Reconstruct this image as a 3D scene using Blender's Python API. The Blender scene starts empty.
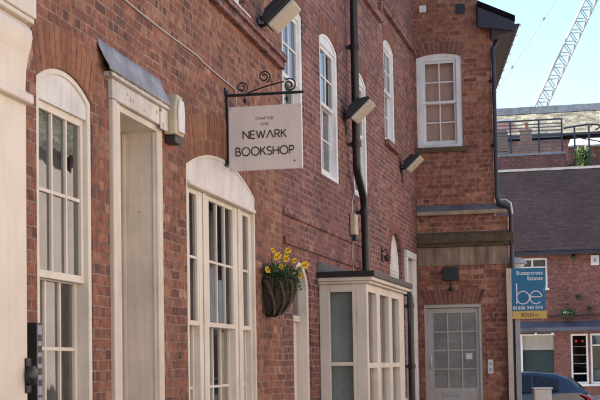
import bpy, bmesh, math, random
from mathutils import Vector, Matrix, geometry
random.seed(7)
sc = bpy.context.scene
col = sc.collection
R = math.radians
PI = math.pi

# ------------------------------------------------------------------ camera
cd = bpy.data.cameras.new('camera'); cam = bpy.data.objects.new('camera', cd); col.objects.link(cam)
cam.location = (0, 0, 1.55)
cam.rotation_euler = (Matrix.Rotation(PI/2 + math.atan(79/1400), 4, 'X') @ Matrix.Rotation(-0.0165, 4, 'Z')).to_euler()
cd.sensor_width = 36; cd.lens = 36*1400/600; cd.shift_y = 86/600; cd.clip_start = 0.05; cd.clip_end = 1500
sc.camera = cam
# ------------------------------------------------------------------ sky and sun
SUN_HEAD, SUN_EL = -74.0, 48.0            # degrees clockwise from +Y, above the horizon
w = bpy.data.worlds.new('World'); sc.world = w; w.use_nodes = True
nt = w.node_tree
sky = nt.nodes.new('ShaderNodeTexSky'); sky.sky_type = 'NISHITA'; sky.sun_disc = False
sky.sun_elevation = R(SUN_EL); sky.sun_rotation = R(SUN_HEAD); sky.air_density = 1.0; sky.dust_density = .6; sky.ozone_density = 1.0
bg = nt.nodes['Background']; bg.inputs[1].default_value = 0.07
nt.links.new(sky.outputs[0], bg.inputs[0])
sd = bpy.data.lights.new('sun', 'SUN'); sd.energy = 5.0; sd.angle = R(0.5); sd.color = (1, .94, .84)
so = bpy.data.objects.new('sun', sd); col.objects.link(so)
sv = Vector((math.sin(R(SUN_HEAD))*math.cos(R(SUN_EL)), math.cos(R(SUN_HEAD))*math.cos(R(SUN_EL)), math.sin(R(SUN_EL))))
so.rotation_euler = sv.to_track_quat('Z', 'Y').to_euler(); so.location = (0, 0, 40)
sc.view_settings.view_transform = 'Standard'; sc.view_settings.look = 'None'
sc.view_settings.exposure = 2.18; sc.view_settings.gamma = 1; sc.view_settings.use_curve_mapping = False
sc.cycles.max_bounces = 8; sc.cycles.transparent_max_bounces = 16; sc.cycles.use_denoising = True
sc.cycles.sample_clamp_indirect = 6

# ------------------------------------------------------------------ frames: a wall line in plan
def nrm(v): return Vector(v).normalized()
class Frame:                               # x along the wall, -y towards the street, z up
    def __init__(s, O, d): s.O = Vector((O[0], O[1], 0)); s.d = nrm((d[0], d[1], 0)); s.n = Vector((s.d.y, -s.d.x, 0))
    def at(s, a, o=0, z=0): return s.O + s.d*a + s.n*o + Vector((0, 0, z))      # o = metres out from the wall
    @property
    def rot(s): return math.atan2(s.d.y, s.d.x)
    @property
    def rotn(s): return math.atan2(s.n.y, s.n.x)
FA = Frame((-1.25626, 8.75), (.1964, 1)); LA = 5.637
FB = Frame(FA.at(LA), (.23, 1)); LB = 9.777
FW = Frame(FB.at(LB), FB.n)                # the wing faces the camera
FP = Frame((6.369, 45.0), FB.n)            # the pub closing the street

# ------------------------------------------------------------------ mesh builder
class MB:
    def __init__(s): s.v = []; s.f = []
    def add(s, vs, fs):
        b = len(s.v); s.v += [tuple(v) for v in vs]; s.f += [tuple(b+i for i in f) for f in fs]; return s
    def box(s, x0, x1, y0, y1, z0, z1):
        return s.add([(x0,y0,z0),(x1,y0,z0),(x1,y1,z0),(x0,y1,z0),(x0,y0,z1),(x1,y0,z1),(x1,y1,z1),(x0,y1,z1)],
                     [(0,3,2,1),(4,5,6,7),(0,1,5,4),(1,2,6,5),(2,3,7,6),(3,0,4,7)])
    def obox(s, c, ax, ay, az):            # oriented box: centre and three half-axis vectors
        c, ax, ay, az = map(Vector, (c, ax, ay, az))
        return s.add([c+ax*i+ay*j+az*k for k in (-1,1) for i, j in ((-1,-1),(1,-1),(1,1),(-1,1))],
                     [(0,3,2,1),(4,5,6,7),(0,1,5,4),(1,2,6,5),(2,3,7,6),(3,0,4,7)])
    def prism(s, poly, a, b, axis='y'):    # polygon extruded along an axis: 'y': (x,z), 'x': (y,z), 'z': (x,y)
        n = len(poly)
        def P(p, t): return (p[0], t, p[1]) if axis == 'y' else (t, p[0], p[1]) if axis == 'x' else (p[0], p[1], t)
        return s.add([P(p, a) for p in poly]+[P(p, b) for p in poly],
                     [tuple(range(n)), tuple(range(2*n-1, n-1, -1))]+[(i, i+n, (i+1) % n+n, (i+1) % n) for i in range(n)])
    def tube(s, pts, r, n=8, closed=False):
        pts = [Vector(p) for p in pts]; m = len(pts)
        rs = r if isinstance(r, (list, tuple)) else [r]*m
        rings = []; up = None
        for i, p in enumerate(pts):
            if closed: t = (pts[(i+1) % m]-pts[i-1])
            else: t = pts[min(i+1, m-1)]-pts[max(i-1, 0)]
            t.normalize()
            if up is None: up = Vector((0,0,1)) if abs(t.z) < .9 else Vector((1,0,0))
            x = up.cross(t)
            if x.length < 1e-5: x = Vector((1,0,0)).cross(t)
            x.normalize(); y = t.cross(x); up = y
            rings.append([p+x*rs[i]*math.cos(2*PI*k/n)+y*rs[i]*math.sin(2*PI*k/n) for k in range(n)])
        fs = []
        for i in range(m if closed else m-1):
            j = (i+1) % m
            fs += [(i*n+k, i*n+(k+1) % n, j*n+(k+1) % n, j*n+k) for k in range(n)]
        if not closed: fs += [tuple(range(n-1, -1, -1)), tuple((m-1)*n+k for k in range(n))]
        return s.add([v for g in rings for v in g], fs)
    def lathe(s, prof, c=(0,0,0), n=20, a0=0, a1=2*PI, sx=1, sy=1):     # profile of (radius, z)
        full = abs(a1-a0-2*PI) < 1e-6; m = n if full else n+1; vs = []; k = len(prof)
        for i in range(m):
            a = a0+(a1-a0)*i/n
            vs += [(c[0]+r*math.cos(a)*sx, c[1]+r*math.sin(a)*sy, c[2]+z) for r, z in prof]
        fs = []
        for i in range(n):
            j = (i+1) % m
            fs += [(i*k+q, j*k+q, j*k+q+1, i*k+q+1) for q in range(k-1)]
        return s.add(vs, fs)
    def grid(s, rows):
        n = len(rows[0]); return s.add([p for r in rows for p in r], [(i*n+j, i*n+j+1, (i+1)*n+j+1, (i+1)*n+j) for i in range(len(rows)-1) for j in range(n-1)])
    def build(s, name, mat, parent=None, smooth=False, bevel=0, loc=None, merge=True, solid=0):
        me = bpy.data.meshes.new(name); bm = bmesh.new()
        vs = [bm.verts.new(v) for v in s.v]
        for f in s.f:
            try: bm.faces.new([vs[i] for i in f])
            except ValueError: pass
        if merge: bmesh.ops.remove_doubles(bm, verts=bm.verts, dist=1e-5)
        bmesh.ops.recalc_face_normals(bm, faces=bm.faces)
        bm.to_mesh(me); bm.free()
        if smooth:
            for p in me.polygons: p.use_smooth = True
            me.set_sharp_from_angle(angle=R(40))
        me.materials.append(mat)
        o = bpy.data.objects.new(name, me); col.objects.link(o)
        if parent: o.parent = parent
        if loc: o.location = loc
        if solid: m = o.modifiers.new('solid', 'SOLIDIFY'); m.thickness = solid
        if bevel:
            m = o.modifiers.new('bevel', 'BEVEL'); m.width = bevel; m.segments = 2; m.limit_method = 'ANGLE'; m.angle_limit = R(50)
        return o
def box(*a): return MB().box(*a)
def tag(o, label=None, cat=None, group=None, kind=None):
    if label: o['label'] = label
    if cat: o['category'] = cat
    if group: o['group'] = group
    if kind: o['kind'] = kind
    return o
def thing(name, label, cat, loc=(0,0,0), rz=0, group=None):
    o = bpy.data.objects.new(name, None); col.objects.link(o); o.location = loc; o.rotation_euler = (0, 0, rz)
    o.empty_display_size = .1
    return tag(o, label, cat, group)
def kids(o): return [c for c in bpy.data.objects if c.parent == o]
def copy_tree(o, parent=None):
    c = o.copy(); col.objects.link(c)
    if parent: c.parent = parent
    for ch in kids(o): copy_tree(ch, c)
    return c
def arc(cx, cz, r, a0, a1, n=10): return [(cx+r*math.cos(R(a0+(a1-a0)*i/n)), cz+r*math.sin(R(a0+(a1-a0)*i/n))) for i in range(n+1)]
def seghead(x0, x1, zs, rise, n=12):       # points from (x1,zs) over the crown to (x0,zs)
    if rise <= 0: return [(x1, zs), (x0, zs)]
    c = (x1-x0)/2; r = (c*c+rise*rise)/(2*rise); a = math.asin(min(1, c/r)); cz = zs+rise-r; cx = (x0+x1)/2
    if rise > c: a = PI-a
    return [(cx+r*math.sin(a-2*a*i/n), cz+r*math.cos(a-2*a*i/n)) for i in range(n+1)]
def opening(x0, x1, z0, zs, rise): return [(x0, z0), (x1, z0)]+seghead(x0, x1, zs, rise)

def wall_sheet(mb, outer, holes, y0=0, y1=.3, rev=None):
    """a wall face with real openings: outer skin at y0, inner skin at y1 and the reveals between"""
    polys = [[Vector((p[0], p[1], 0)) for p in outer]]+[[Vector((p[0], p[1], 0)) for p in h] for h in holes]
    flat = [p for q in polys for p in q]; tris = geometry.tessellate_polygon(polys)
    for y in (y0, y1): mb.add([(p.x, y, p.y) for p in flat], [tuple(t) for t in tris])
    for q in polys:
        n = len(q); mb.add([(p.x, y0, p.y) for p in q]+[(p.x, y1, p.y) for p in q], [(i, (i+1) % n, (i+1) % n+n, i+n) for i in range(n)])
    return mb

# ------------------------------------------------------------------ materials
def mat(name):
    m = bpy.data.materials.new(name); m.use_nodes = True; return m, m.node_tree, m.node_tree.nodes['Principled BSDF']
def N(t, ty, **kw):
    n = t.nodes.new(ty)
    for k, v in kw.items():
        if k.startswith('i_'): n.inputs[k[2:].replace('_', ' ')].default_value = v
        else: setattr(n, k, v)
    return n
def noise(t, vec, scale, detail=4, rough=.6):
    n = N(t, 'ShaderNodeTexNoise'); n.inputs['Scale'].default_value = scale; n.inputs['Detail'].default_value = detail; n.inputs['Roughness'].default_value = rough
    if vec: t.links.new(vec, n.inputs['Vector'])
    return n.outputs['Fac']
def ramp(t, fac, stops, mode='LINEAR'):
    r = N(t, 'ShaderNodeValToRGB'); r.color_ramp.interpolation = mode; e = r.color_ramp.elements
    while len(e) < len(stops): e.new(.5)
    for i, (p, c) in enumerate(stops): e[i].position = p; e[i].color = (*c, 1) if len(c) == 3 else c
    t.links.new(fac, r.inputs[0]); return r.outputs[0]
def g(v): return (v, v, v)
def mix(t, fac, a, b, blend='MIX'):
    m = N(t, 'ShaderNodeMix', data_type='RGBA', blend_type=blend)
    for i, x in ((0, fac), (6, a), (7, b)):
        if isinstance(x, (int, float)): m.inputs[i].default_value = x
        elif isinstance(x, tuple): m.inputs[i].default_value = (*x, 1)
        else: t.links.new(x, m.inputs[i])
    return m.outputs[2]
def math_(t, op, a, b=0, c=None):
    m = N(t, 'ShaderNodeMath', operation=op)
    for i, x in enumerate((a, b) if c is None else (a, b, c)):
        if isinstance(x, (int, float)): m.inputs[i].default_value = x
        else: t.links.new(x, m.inputs[i])
    return m.outputs[0]
def bump(t, bs, h, strength=.5, dist=.01):
    b = N(t, 'ShaderNodeBump'); b.inputs['Strength'].default_value = strength; b.inputs['Distance'].default_value = dist
    t.links.new(h, b.inputs['Height']); t.links.new(b.outputs[0], bs.inputs['Normal'])
def objco(t): return N(t, 'ShaderNodeTexCoord').outputs['Object']

def brick_mat(name, stops, mortar, row=.075, length=.225, seed=0., vertical=False, squash=.5, sq=4, joint=.0055, stain=.7):
    m, t, bs = mat(name); co = objco(t)
    sp = N(t, 'ShaderNodeSeparateXYZ'); t.links.new(co, sp.inputs[0])
    u = math_(t, 'ADD', sp.outputs[0], sp.outputs[1]); v = sp.outputs[2]
    if vertical: u, v = v, u
    wob = noise(t, co, 13, 4, .7); wob2 = noise(t, co, 1.3, 2)
    u = math_(t, 'ADD', math_(t, 'ADD', u, seed), math_(t, 'MULTIPLY', wob, .022))
    v = math_(t, 'ADD', math_(t, 'ADD', v, 0), math_(t, 'ADD', math_(t, 'MULTIPLY', wob, -.017), math_(t, 'MULTIPLY', wob2, .03)))
    cb = N(t, 'ShaderNodeCombineXYZ'); t.links.new(u, cb.inputs[0]); t.links.new(v, cb.inputs[1])
    b = N(t, 'ShaderNodeTexBrick'); b.offset = .5; b.offset_frequency = 2; b.squash = squash; b.squash_frequency = sq
    for k, x in (('Scale', 1), ('Mortar Size', joint), ('Mortar Smooth', .35), ('Bias', 0), ('Brick Width', length), ('Row Height', row)): b.inputs[k].default_value = x
    b.inputs['Color1'].default_value = (0,0,0,1); b.inputs['Color2'].default_value = (1,1,1,1); b.inputs['Mortar'].default_value = (.5,.5,.5,1)
    t.links.new(cb.outputs[0], b.inputs['Vector'])
    base = ramp(t, b.outputs['Color'], stops)
    fine = noise(t, co, 70, 5, .7); mid = noise(t, co, 14, 4); big = noise(t, co, .9, 4, .65)
    base = mix(t, 1, base, ramp(t, fine, [(.3, g(.6)), (.7, g(1.3))]), 'MULTIPLY')
    base = mix(t, 1, base, ramp(t, mid, [(.3, g(.55)), (.5, g(1)), (.72, g(1.5))]), 'MULTIPLY')
    mo = mix(t, 1, mortar, ramp(t, mid, [(.3, g(.55)), (.7, g(1.2))]), 'MULTIPLY')
    # joints worn thin or smeared in places
    jf = math_(t, 'MULTIPLY', b.outputs['Fac'], ramp(t, noise(t, co, 5, 3), [(.3, g(.35)), (.6, g(.95))]))
    mo = mix(t, 1, mo, ramp(t, noise(t, co, .55, 3, .6), [(.38, g(.55)), (.5, g(1)), (.66, g(1.25))]), 'MULTIPLY')     # older and newer pointing
    c = mix(t, jf, base, mo)
    mp = N(t, 'ShaderNodeMapping'); mp.inputs['Scale'].default_value = (3.2, 3.2, .45); t.links.new(co, mp.inputs[0])
    c = mix(t, 1, c, ramp(t, noise(t, mp.outputs[0], 1, 6, .7), [(.26, g(.66)), (.44, g(1)), (.75, g(1.12))]), 'MULTIPLY')      # rain streaks and soot
    c = mix(t, 1, c, ramp(t, big, [(.25, g(stain)), (.5, g(1)), (.75, g(1.22))]), 'MULTIPLY')
    # pale lime bloom and sooty flecks
    c = mix(t, math_(t, 'MULTIPLY', ramp(t, noise(t, co, 3.3, 6, .75), [(.58, g(0)), (.75, g(1))]), .16), c, (.42, .31, .25))
    c = mix(t, math_(t, 'MULTIPLY', ramp(t, noise(t, co, 22, 3, .6), [(.66, g(0)), (.72, g(1))]), .6), c, (.03, .025, .03))
    t.links.new(c, bs.inputs['Base Color'])
    bs.inputs['Roughness'].default_value = .88
    h = math_(t, 'ADD', math_(t, 'MULTIPLY', b.outputs['Fac'], -1), math_(t, 'ADD', math_(t, 'MULTIPLY', fine, .5), math_(t, 'MULTIPLY', mid, .8)))
    bump(t, bs, h, .8, .008)
    return m
def paint(name, c, rough=.45, dirt=.35, chips=0., spec=.4, grain=True):
    m, t, bs = mat(name); co = objco(t)
    a = noise(t, co, 2.2, 5, .65); f = noise(t, co, 60, 3)
    mp = N(t, 'ShaderNodeMapping'); mp.inputs['Scale'].default_value = (26, 26, 1.6); t.links.new(co, mp.inputs[0])
    st = noise(t, mp.outputs[0], 1, 4)
    k = mix(t, 1, c, ramp(t, a, [(.25, g(1-dirt)), (.6, g(1.04))]), 'MULTIPLY')
    k = mix(t, 1, k, ramp(t, st, [(.25, g(1-dirt*.5)), (.6, g(1.03))]), 'MULTIPLY')
    if chips:
        k = mix(t, ramp(t, noise(t, co, 17, 6, .7), [(.70-chips*.1, g(0)), (.74-chips*.1, g(1))]), k, (.19, .15, .12))
    t.links.new(k, bs.inputs['Base Color']); bs.inputs['Roughness'].default_value = rough; bs.inputs['Specular IOR Level'].default_value = spec
    bump(t, bs, math_(t, 'ADD', math_(t, 'MULTIPLY', st, .7), math_(t, 'MULTIPLY', f, .3)), .25, .003)
    return m
def plain(name, c, rough=.6, metal=0., var=.25, scale=12, bmp=.15, spec=.5):
    m, t, bs = mat(name); co = objco(t); a = noise(t, co, scale, 5, .65)
    t.links.new(mix(t, 1, c, ramp(t, a, [(.25, g(1-var)), (.75, g(1+var*.6))]), 'MULTIPLY'), bs.inputs['Base Color'])
    bs.inputs['Roughness'].default_value = rough; bs.inputs['Metallic'].default_value = metal; bs.inputs['Specular IOR Level'].default_value = spec
    if bmp: bump(t, bs, noise(t, co, scale*4, 3), bmp, .004)
    return m
def glass(name, tint=.8, wave=.12, f=1.0):
    m, t, bs = mat(name); t.nodes.remove(bs); out = t.nodes['Material Output']; co = objco(t)
    tr = N(t, 'ShaderNodeBsdfTransparent'); tr.inputs[0].default_value = (tint*.96, tint, tint, 1)
    gl = N(t, 'ShaderNodeBsdfGlossy'); gl.inputs['Roughness'].default_value = .015; gl.inputs[0].default_value = (.96, .98, 1, 1)
    b = N(t, 'ShaderNodeBump'); b.inputs['Strength'].default_value = wave; b.inputs['Distance'].default_value = .02
    t.links.new(noise(t, co, 4.5, 2, .5), b.inputs['Height']); t.links.new(b.outputs[0], gl.inputs['Normal'])
    fr = N(t, 'ShaderNodeFresnel'); fr.inputs[0].default_value = 1.5
    mx = N(t, 'ShaderNodeMixShader'); t.links.new(math_(t, 'MULTIPLY', fr.outputs[0], 1.5*f), mx.inputs[0]); t.links.new(tr.outputs[0], mx.inputs[1]); t.links.new(gl.outputs[0], mx.inputs[2])
    t.links.new(mx.outputs[0], out.inputs[0]); return m
def tiles(name, c, row=.1, width=.17, var=.5, moss=None, rough=.7):      # plain clay tile / slate courses, v up the slope
    m, t, bs = mat(name); co = objco(t); sp = N(t, 'ShaderNodeSeparateXYZ'); t.links.new(co, sp.inputs[0])
    cb = N(t, 'ShaderNodeCombineXYZ'); t.links.new(sp.outputs[0], cb.inputs[0])
    t.links.new(math_(t, 'ADD', math_(t, 'MULTIPLY', sp.outputs[2], 1.0), math_(t, 'MULTIPLY', noise(t, co, 1.5, 2), .05)), cb.inputs[1])
    b = N(t, 'ShaderNodeTexBrick'); b.offset = .5; b.squash = 1
    for k, x in (('Scale', 1), ('Mortar Size', .006), ('Mortar Smooth', .6), ('Brick Width', width), ('Row Height', row)): b.inputs[k].default_value = x
    b.inputs['Color1'].default_value = (0,0,0,1); b.inputs['Color2'].default_value = (1,1,1,1); b.inputs['Mortar'].default_value = (.0,.0,.0,1)
    t.links.new(cb.outputs[0], b.inputs['Vector'])
    k = mix(t, 1, c, ramp(t, b.outputs['Color'], [(0, g(1-var)), (1, g(1+var))]), 'MULTIPLY')
    k = mix(t, 1, k, ramp(t, noise(t, co, .7, 5, .7), [(.3, g(.7)), (.7, g(1.3))]), 'MULTIPLY')
    if moss: k = mix(t, ramp(t, noise(t, co, 2.4, 6, .75), [(.5, g(0)), (.66, g(.8))]), k, moss)
    k = mix(t, b.outputs['Fac'], k, tuple(x*.3 for x in c))
    t.links.new(k, bs.inputs['Base Color']); bs.inputs['Roughness'].default_value = rough; bs.inputs['Specular IOR Level'].default_value = .06
    # each course laps the one below
    saw = math_(t, 'FRACT', math_(t, 'DIVIDE', math_(t, 'ADD', math_(t, 'MULTIPLY', sp.outputs[2], 1.0), math_(t, 'MULTIPLY', noise(t, co, 1.5, 2), .05)), row))
    bump(t, bs, math_(t, 'ADD', math_(t, 'MULTIPLY', saw, -1), math_(t, 'MULTIPLY', b.outputs['Color'], .5)), .9, .02)
    return m

RED = [(0, (.115, .048, .038)), (.14, (.18, .07, .047)), (.42, (.24, .088, .053)), (.68, (.285, .107, .060)), (.88, (.31, .14, .083)), (1, (.38, .205, .13))]
PUR = [(0, (.095, .040, .043)), (.14, (.15, .058, .053)), (.5, (.20, .074, .060)), (.8, (.245, .092, .070)), (1, (.31, .15, .12))]
WIN = [(0, (.18, .068, .050)), (.12, (.25, .094, .060)), (.5, (.31, .118, .070)), (.8, (.355, .142, .084)), (1, (.42, .20, .13))]
PUB = [(0, (.17, .068, .055)), (.4, (.215, .085, .066)), (.75, (.245, .098, .075)), (1, (.28, .12, .095))]
M = {}
M['brick_a'] = brick_mat('brick_warm', RED, (.35, .25, .185), seed=.03, row=.067, length=.205, joint=.0068, sq=2)
M['brick_b'] = brick_mat('brick_purple', PUR, (.40, .295, .26), seed=1.7, row=.070, length=.21, sq=3, joint=.0072)
M['brick_w'] = brick_mat('brick_wing', WIN, (.39, .28, .20), seed=4.1, row=.082, sq=2, joint=.008)
M['brick_p'] = brick_mat('brick_pub', PUB, (.27, .17, .155), seed=2.2, sq=2, joint=.007)
M['brick_o'] = paint('pale_bounce_render', (.45, .375, .335), .85, .25)  # unseen front opposite, kept pale to bounce light onto the shaded wall
M['mortar'] = plain('lime_mortar', (.36, .26, .19), .95, var=.5, scale=20, bmp=.4)
def rubbed(name, stops):
    m, t, bs = mat(name); co = objco(t); gi = N(t, 'ShaderNodeNewGeometry')
    k = ramp(t, gi.outputs['Random Per Island'], stops); k = mix(t, 1, k, ramp(t, noise(t, co, 16, 5, .7), [(.3, g(.62)), (.7, g(1.3))]), 'MULTIPLY'); k = mix(t, 1, k, ramp(t, noise(t, co, 1.5, 4, .7), [(.3, g(.72)), (.7, g(1.15))]), 'MULTIPLY')
    t.links.new(k, bs.inputs['Base Color']); bs.inputs['Roughness'].default_value = .9; bump(t, bs, noise(t, co, 60, 5), .5, .004); return m
M['arch_a'] = brick_mat('brick_arch_warm', [(0, (.17, .068, .042)), (.5, (.29, .115, .062)), (1, (.38, .17, .09))], (.40, .29, .21), row=.072, length=.6, vertical=True, sq=99, squash=1, joint=.0075)
M['arch_b'] = brick_mat('brick_arch_purple', [(0, (.12, .045, .04)), (.5, (.21, .07, .05)), (1, (.29, .11, .075))], (.38, .27, .22), row=.072, length=.6, vertical=True, sq=99, squash=1, joint=.0075, seed=.4)
M['cream'] = paint('paint_cream', (.72, .645, .545), .42, .18, chips=.1)
M['cream_old'] = paint('paint_cream_flaking', (.70, .65, .58), .5, .35, chips=1)
M['jamb'] = paint('paint_pinkish_jamb', (.68, .60, .50), .5, .22, chips=.3)
M['white'] = paint('paint_white', (.80, .79, .77), .4, .22, chips=.05)
M['white_arch'] = paint('paint_white_boards', (.74, .70, .66), .5, .3, chips=.35)
M['pil'] = paint('paint_shopfront', (.70, .615, .52), .4, .14)
M['grey_door'] = paint('paint_grey_lilac', (.48, .445, .405), .4, .15)
M['leaddark'] = paint('weathered_lead', (.15, .15, .17), .7, .5, spec=.2)
M['lead'] = paint('sheet_lead', (.36, .365, .39), .55, .6, spec=.4)
M['black'] = plain('black_paint', (.014, .014, .017), .35, var=.3)
M['iron'] = plain('wrought_iron', (.012, .011, .013), .45, .3, var=.4)
M['blackplastic'] = plain('black_plastic', (.018, .018, .02), .45, var=.2)
M['lens'] = plain('floodlight_lens', (.66, .58, .44), .25, var=.15, scale=30)
M['stone'] = plain('sandstone', (.40, .30, .20), .9, var=.6, scale=5, bmp=.5)
M['moss'] = None
M['sign'] = paint('sign_board_paint', (.72, .625, .56), .55, .08)
M['ink'] = plain('sign_lettering', (.03, .022, .026), .5, var=.1)
M['white_pl'] = plain('white_plastic', (.72, .71, .68), .4, var=.08)
M['dirty_pl'] = plain('weathered_plastic', (.56, .47, .32), .5, var=.35, scale=5)
M['glass'] = glass('old_glass', .8, .05, .75)
M['glass_shop'] = glass('shop_window_glass', .88, .04, .5)
M['glass_far'] = glass('window_glass', .7, .05)
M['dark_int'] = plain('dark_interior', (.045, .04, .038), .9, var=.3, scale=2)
M['curtain'] = plain('curtain', (.62, .60, .60), .9, var=.12, scale=4)
M['blind'] = plain('brick_reflection_tint', (.88, .55, .47), .9, var=.12, scale=2)  # salmon of sunlit brick reflected in the wing panes, put into the colour
M['concrete'] = plain('pale_concrete', (.42, .40, .37), .85, var=.3, scale=3, bmp=.3)
M['metal'] = plain('galvanised_steel', (.45, .46, .48), .4, .7, var=.2)
M['cable'] = plain('grey_cable', (.52, .47, .45), .5, var=.15)
M['slate'] = tiles('dark_plain_tile', (.012, .0082, .0115), .075, .17, .22, rough=.95)
M['oldtile'] = tiles('pale_stone_tiles', (.105, .10, .085), .20, .33, .5, moss=(.17, .16, .10), rough=.8)
M['claytile'] = tiles('clay_tiles', (.20, .10, .07), .1, .17, .5)
def moss_mat():
    m, t, bs = mat('mossy_stone'); co = objco(t)
    k = ramp(t, noise(t, co, 11, 8, .85), [(.32, (.035, .026, .022)), (.46, (.13, .095, .06)), (.58, (.19, .14, .075)), (.7, (.38, .28, .19))])
    t.links.new(k, bs.inputs['Base Color']); bs.inputs['Roughness'].default_value = .95; bump(t, bs, noise(t, co, 24, 6, .8), 1, .04); return m
M['moss'] = moss_mat()
def stain_stone():
    m, t, bs = mat('streaked_stone'); co = objco(t); mp = N(t, 'ShaderNodeMapping'); mp.inputs['Scale'].default_value = (11, 11, 1.3); t.links.new(co, mp.inputs[0])
    k = ramp(t, noise(t, mp.outputs[0], 1, 5, .7), [(.28, (.13, .095, .065)), (.5, (.30, .22, .15)), (.72, (.46, .35, .24))])
    k = mix(t, 1, k, ramp(t, noise(t, co, 3, 4), [(.3, g(.7)), (.7, g(1.15))]), 'MULTIPLY')
    t.links.new(k, bs.inputs['Base Color']); bs.inputs['Roughness'].default_value = .9; bump(t, bs, noise(t, co, 25, 5), .5, .01); return m
M['streak'] = stain_stone()

M['arch_a'] = rubbed('rubbed_brick_warm', [(0, (.19, .078, .048)), (.5, (.27, .11, .062)), (1, (.34, .155, .085))])
M['arch_b'] = rubbed('rubbed_brick_purple', [(0, (.15, .058, .047)), (.5, (.22, .084, .06)), (1, (.28, .115, .078))])
# ------------------------------------------------------------------ ground
def asphalt():
    m, t, bs = mat('asphalt'); co = objco(t)
    k = ramp(t, noise(t, co, 90, 3, .7), [(.3, g(.03)), (.7, g(.075))]); k = mix(t, 1, k, ramp(t, noise(t, co, .5, 5), [(.3, g(.7)), (.7, g(1.4))]), 'MULTIPLY')
    t.links.new(k, bs.inputs['Base Color']); bs.inputs['Roughness'].default_value = .85; bump(t, bs, noise(t, co, 120, 3), .5, .006); return m
def setts(): return brick_mat('stone_setts', [(0, (.17,.155,.14)), (1, (.32,.29,.26))], (.12,.11,.10), row=.12, length=.2, sq=99, squash=1, joint=.01)  # street surface below the view, kept pale to bounce light onto the walls
tag(MB().add([(-400,-400,-.124),(400,-400,-.124),(400,600,-.124),(-400,600,-.124)], [(0,1,2,3)]).build('ground', plain('earth_and_paving', (.20,.18,.16), .9, scale=.4)), kind='structure')
rd = [FA.at(-16, 1.35), FA.at(LA, 1.35), FB.at(LB, 1.9), FB.at(LB+18, 3.2), FB.at(LB+18, 40), FB.at(LB+3, 40), FB.at(LB, 6.2), FA.at(LA, 6.0), FA.at(-16, 6.0)]
tag(MB().prism([(p.x, p.y) for p in rd], -.14, -.12, 'z').build('road', setts()), kind='structure')
M['flags'] = brick_mat('paving_flags', [(0, (.24,.22,.20)), (1, (.36,.33,.29))], (.14,.13,.12), row=.45, length=.6, sq=99, squash=1, joint=.008)
def pave(name, f, a0, a1, o0, o1, kerb):
    r = MB().box(a0, a1, -o1, -o0, -.12, 0).build(name, M['flags']); r.location = f.O; r.rotation_euler = (0,0,f.rot); return tag(r, kind='structure')
pave('pavement', FA, -16, LA-.02, .0, 1.2, 1); pave('pavement', FB, .02, LB, .0, 1.2, 1); pave('pavement', FP, -10, 14, 0, 2.4, 1)
pave('pavement', FA, -16, 24, 6.15, 7.2, 1)
for f, a0, a1, o in ((FA, -16, LA-.03, 1.2), (FB, .03, LB, 1.2)):
    k = MB().box(a0, a1, -o-.13, -o-.002, -.12, .006).build('kerb', M['concrete'], bevel=.015); k.location = f.O; k.rotation_euler = (0,0,f.rot); tag(k, kind='structure')

# ------------------------------------------------------------------ windows and doors (parts of buildings)
def frame_ring(mb, x0, x1, z0, zs, rise, wdt, y0, y1, sillw=None):       # frame following an arched opening
    sw = wdt if sillw is None else sillw
    out = opening(x0, x1, z0, zs, rise); inn = opening(x0+wdt, x1-wdt, z0+sw, zs-wdt*.4 if rise else zs-wdt, rise*.9)
    n = len(out); m = len(inn)
    assert n == m
    mb.add([(p[0], y, p[1]) for y in (y0, y1) for q in (out, inn) for p in q],
           [(i, (i+1) % n, n+(i+1) % n, n+i) for i in range(n)]+[(2*n+i, 3*n+i, 3*n+(i+1) % n, 2*n+(i+1) % n) for i in range(n)]
           +[(i, 2*n+i, 2*n+(i+1) % n, (i+1) % n) for i in range(n)]+[(n+i, n+(i+1) % n, 3*n+(i+1) % n, 3*n+i) for i in range(n)])
    return mb
def sash(mb, x0, x1, z0, z1, y, cols, rows, st=.045, bar=.022, bot=None, th=.04):
    b = st if bot is None else bot
    mb.box(x0, x0+st, y, y+th, z0, z1); mb.box(x1-st, x1, y, y+th, z0, z1)
    mb.box(x0+st, x1-st, y+.001, y+th-.001, z1-st, z1); mb.box(x0+st, x1-st, y+.001, y+th-.001, z0, z0+b)
    gx0, gx1, gz0, gz1 = x0+st, x1-st, z0+b, z1-st
    for i in range(1, cols):
        x = gx0+(gx1-gx0)*i/cols; mb.box(x-bar/2, x+bar/2, y+.004, y+th-.006, gz0, gz1)
    for j in range(1, rows):
        z = gz0+(gz1-gz0)*j/rows
        xs = [gx0]+[gx0+(gx1-gx0)*i/cols for i in range(1, cols)]+[gx1]
        for i in range(cols):
            mb.box(xs[i]+(bar/2 if i else 0), xs[i+1]-(bar/2 if i < cols-1 else 0), y+.006, y+th-.008, z-bar/2, z+bar/2)
    return mb
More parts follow.
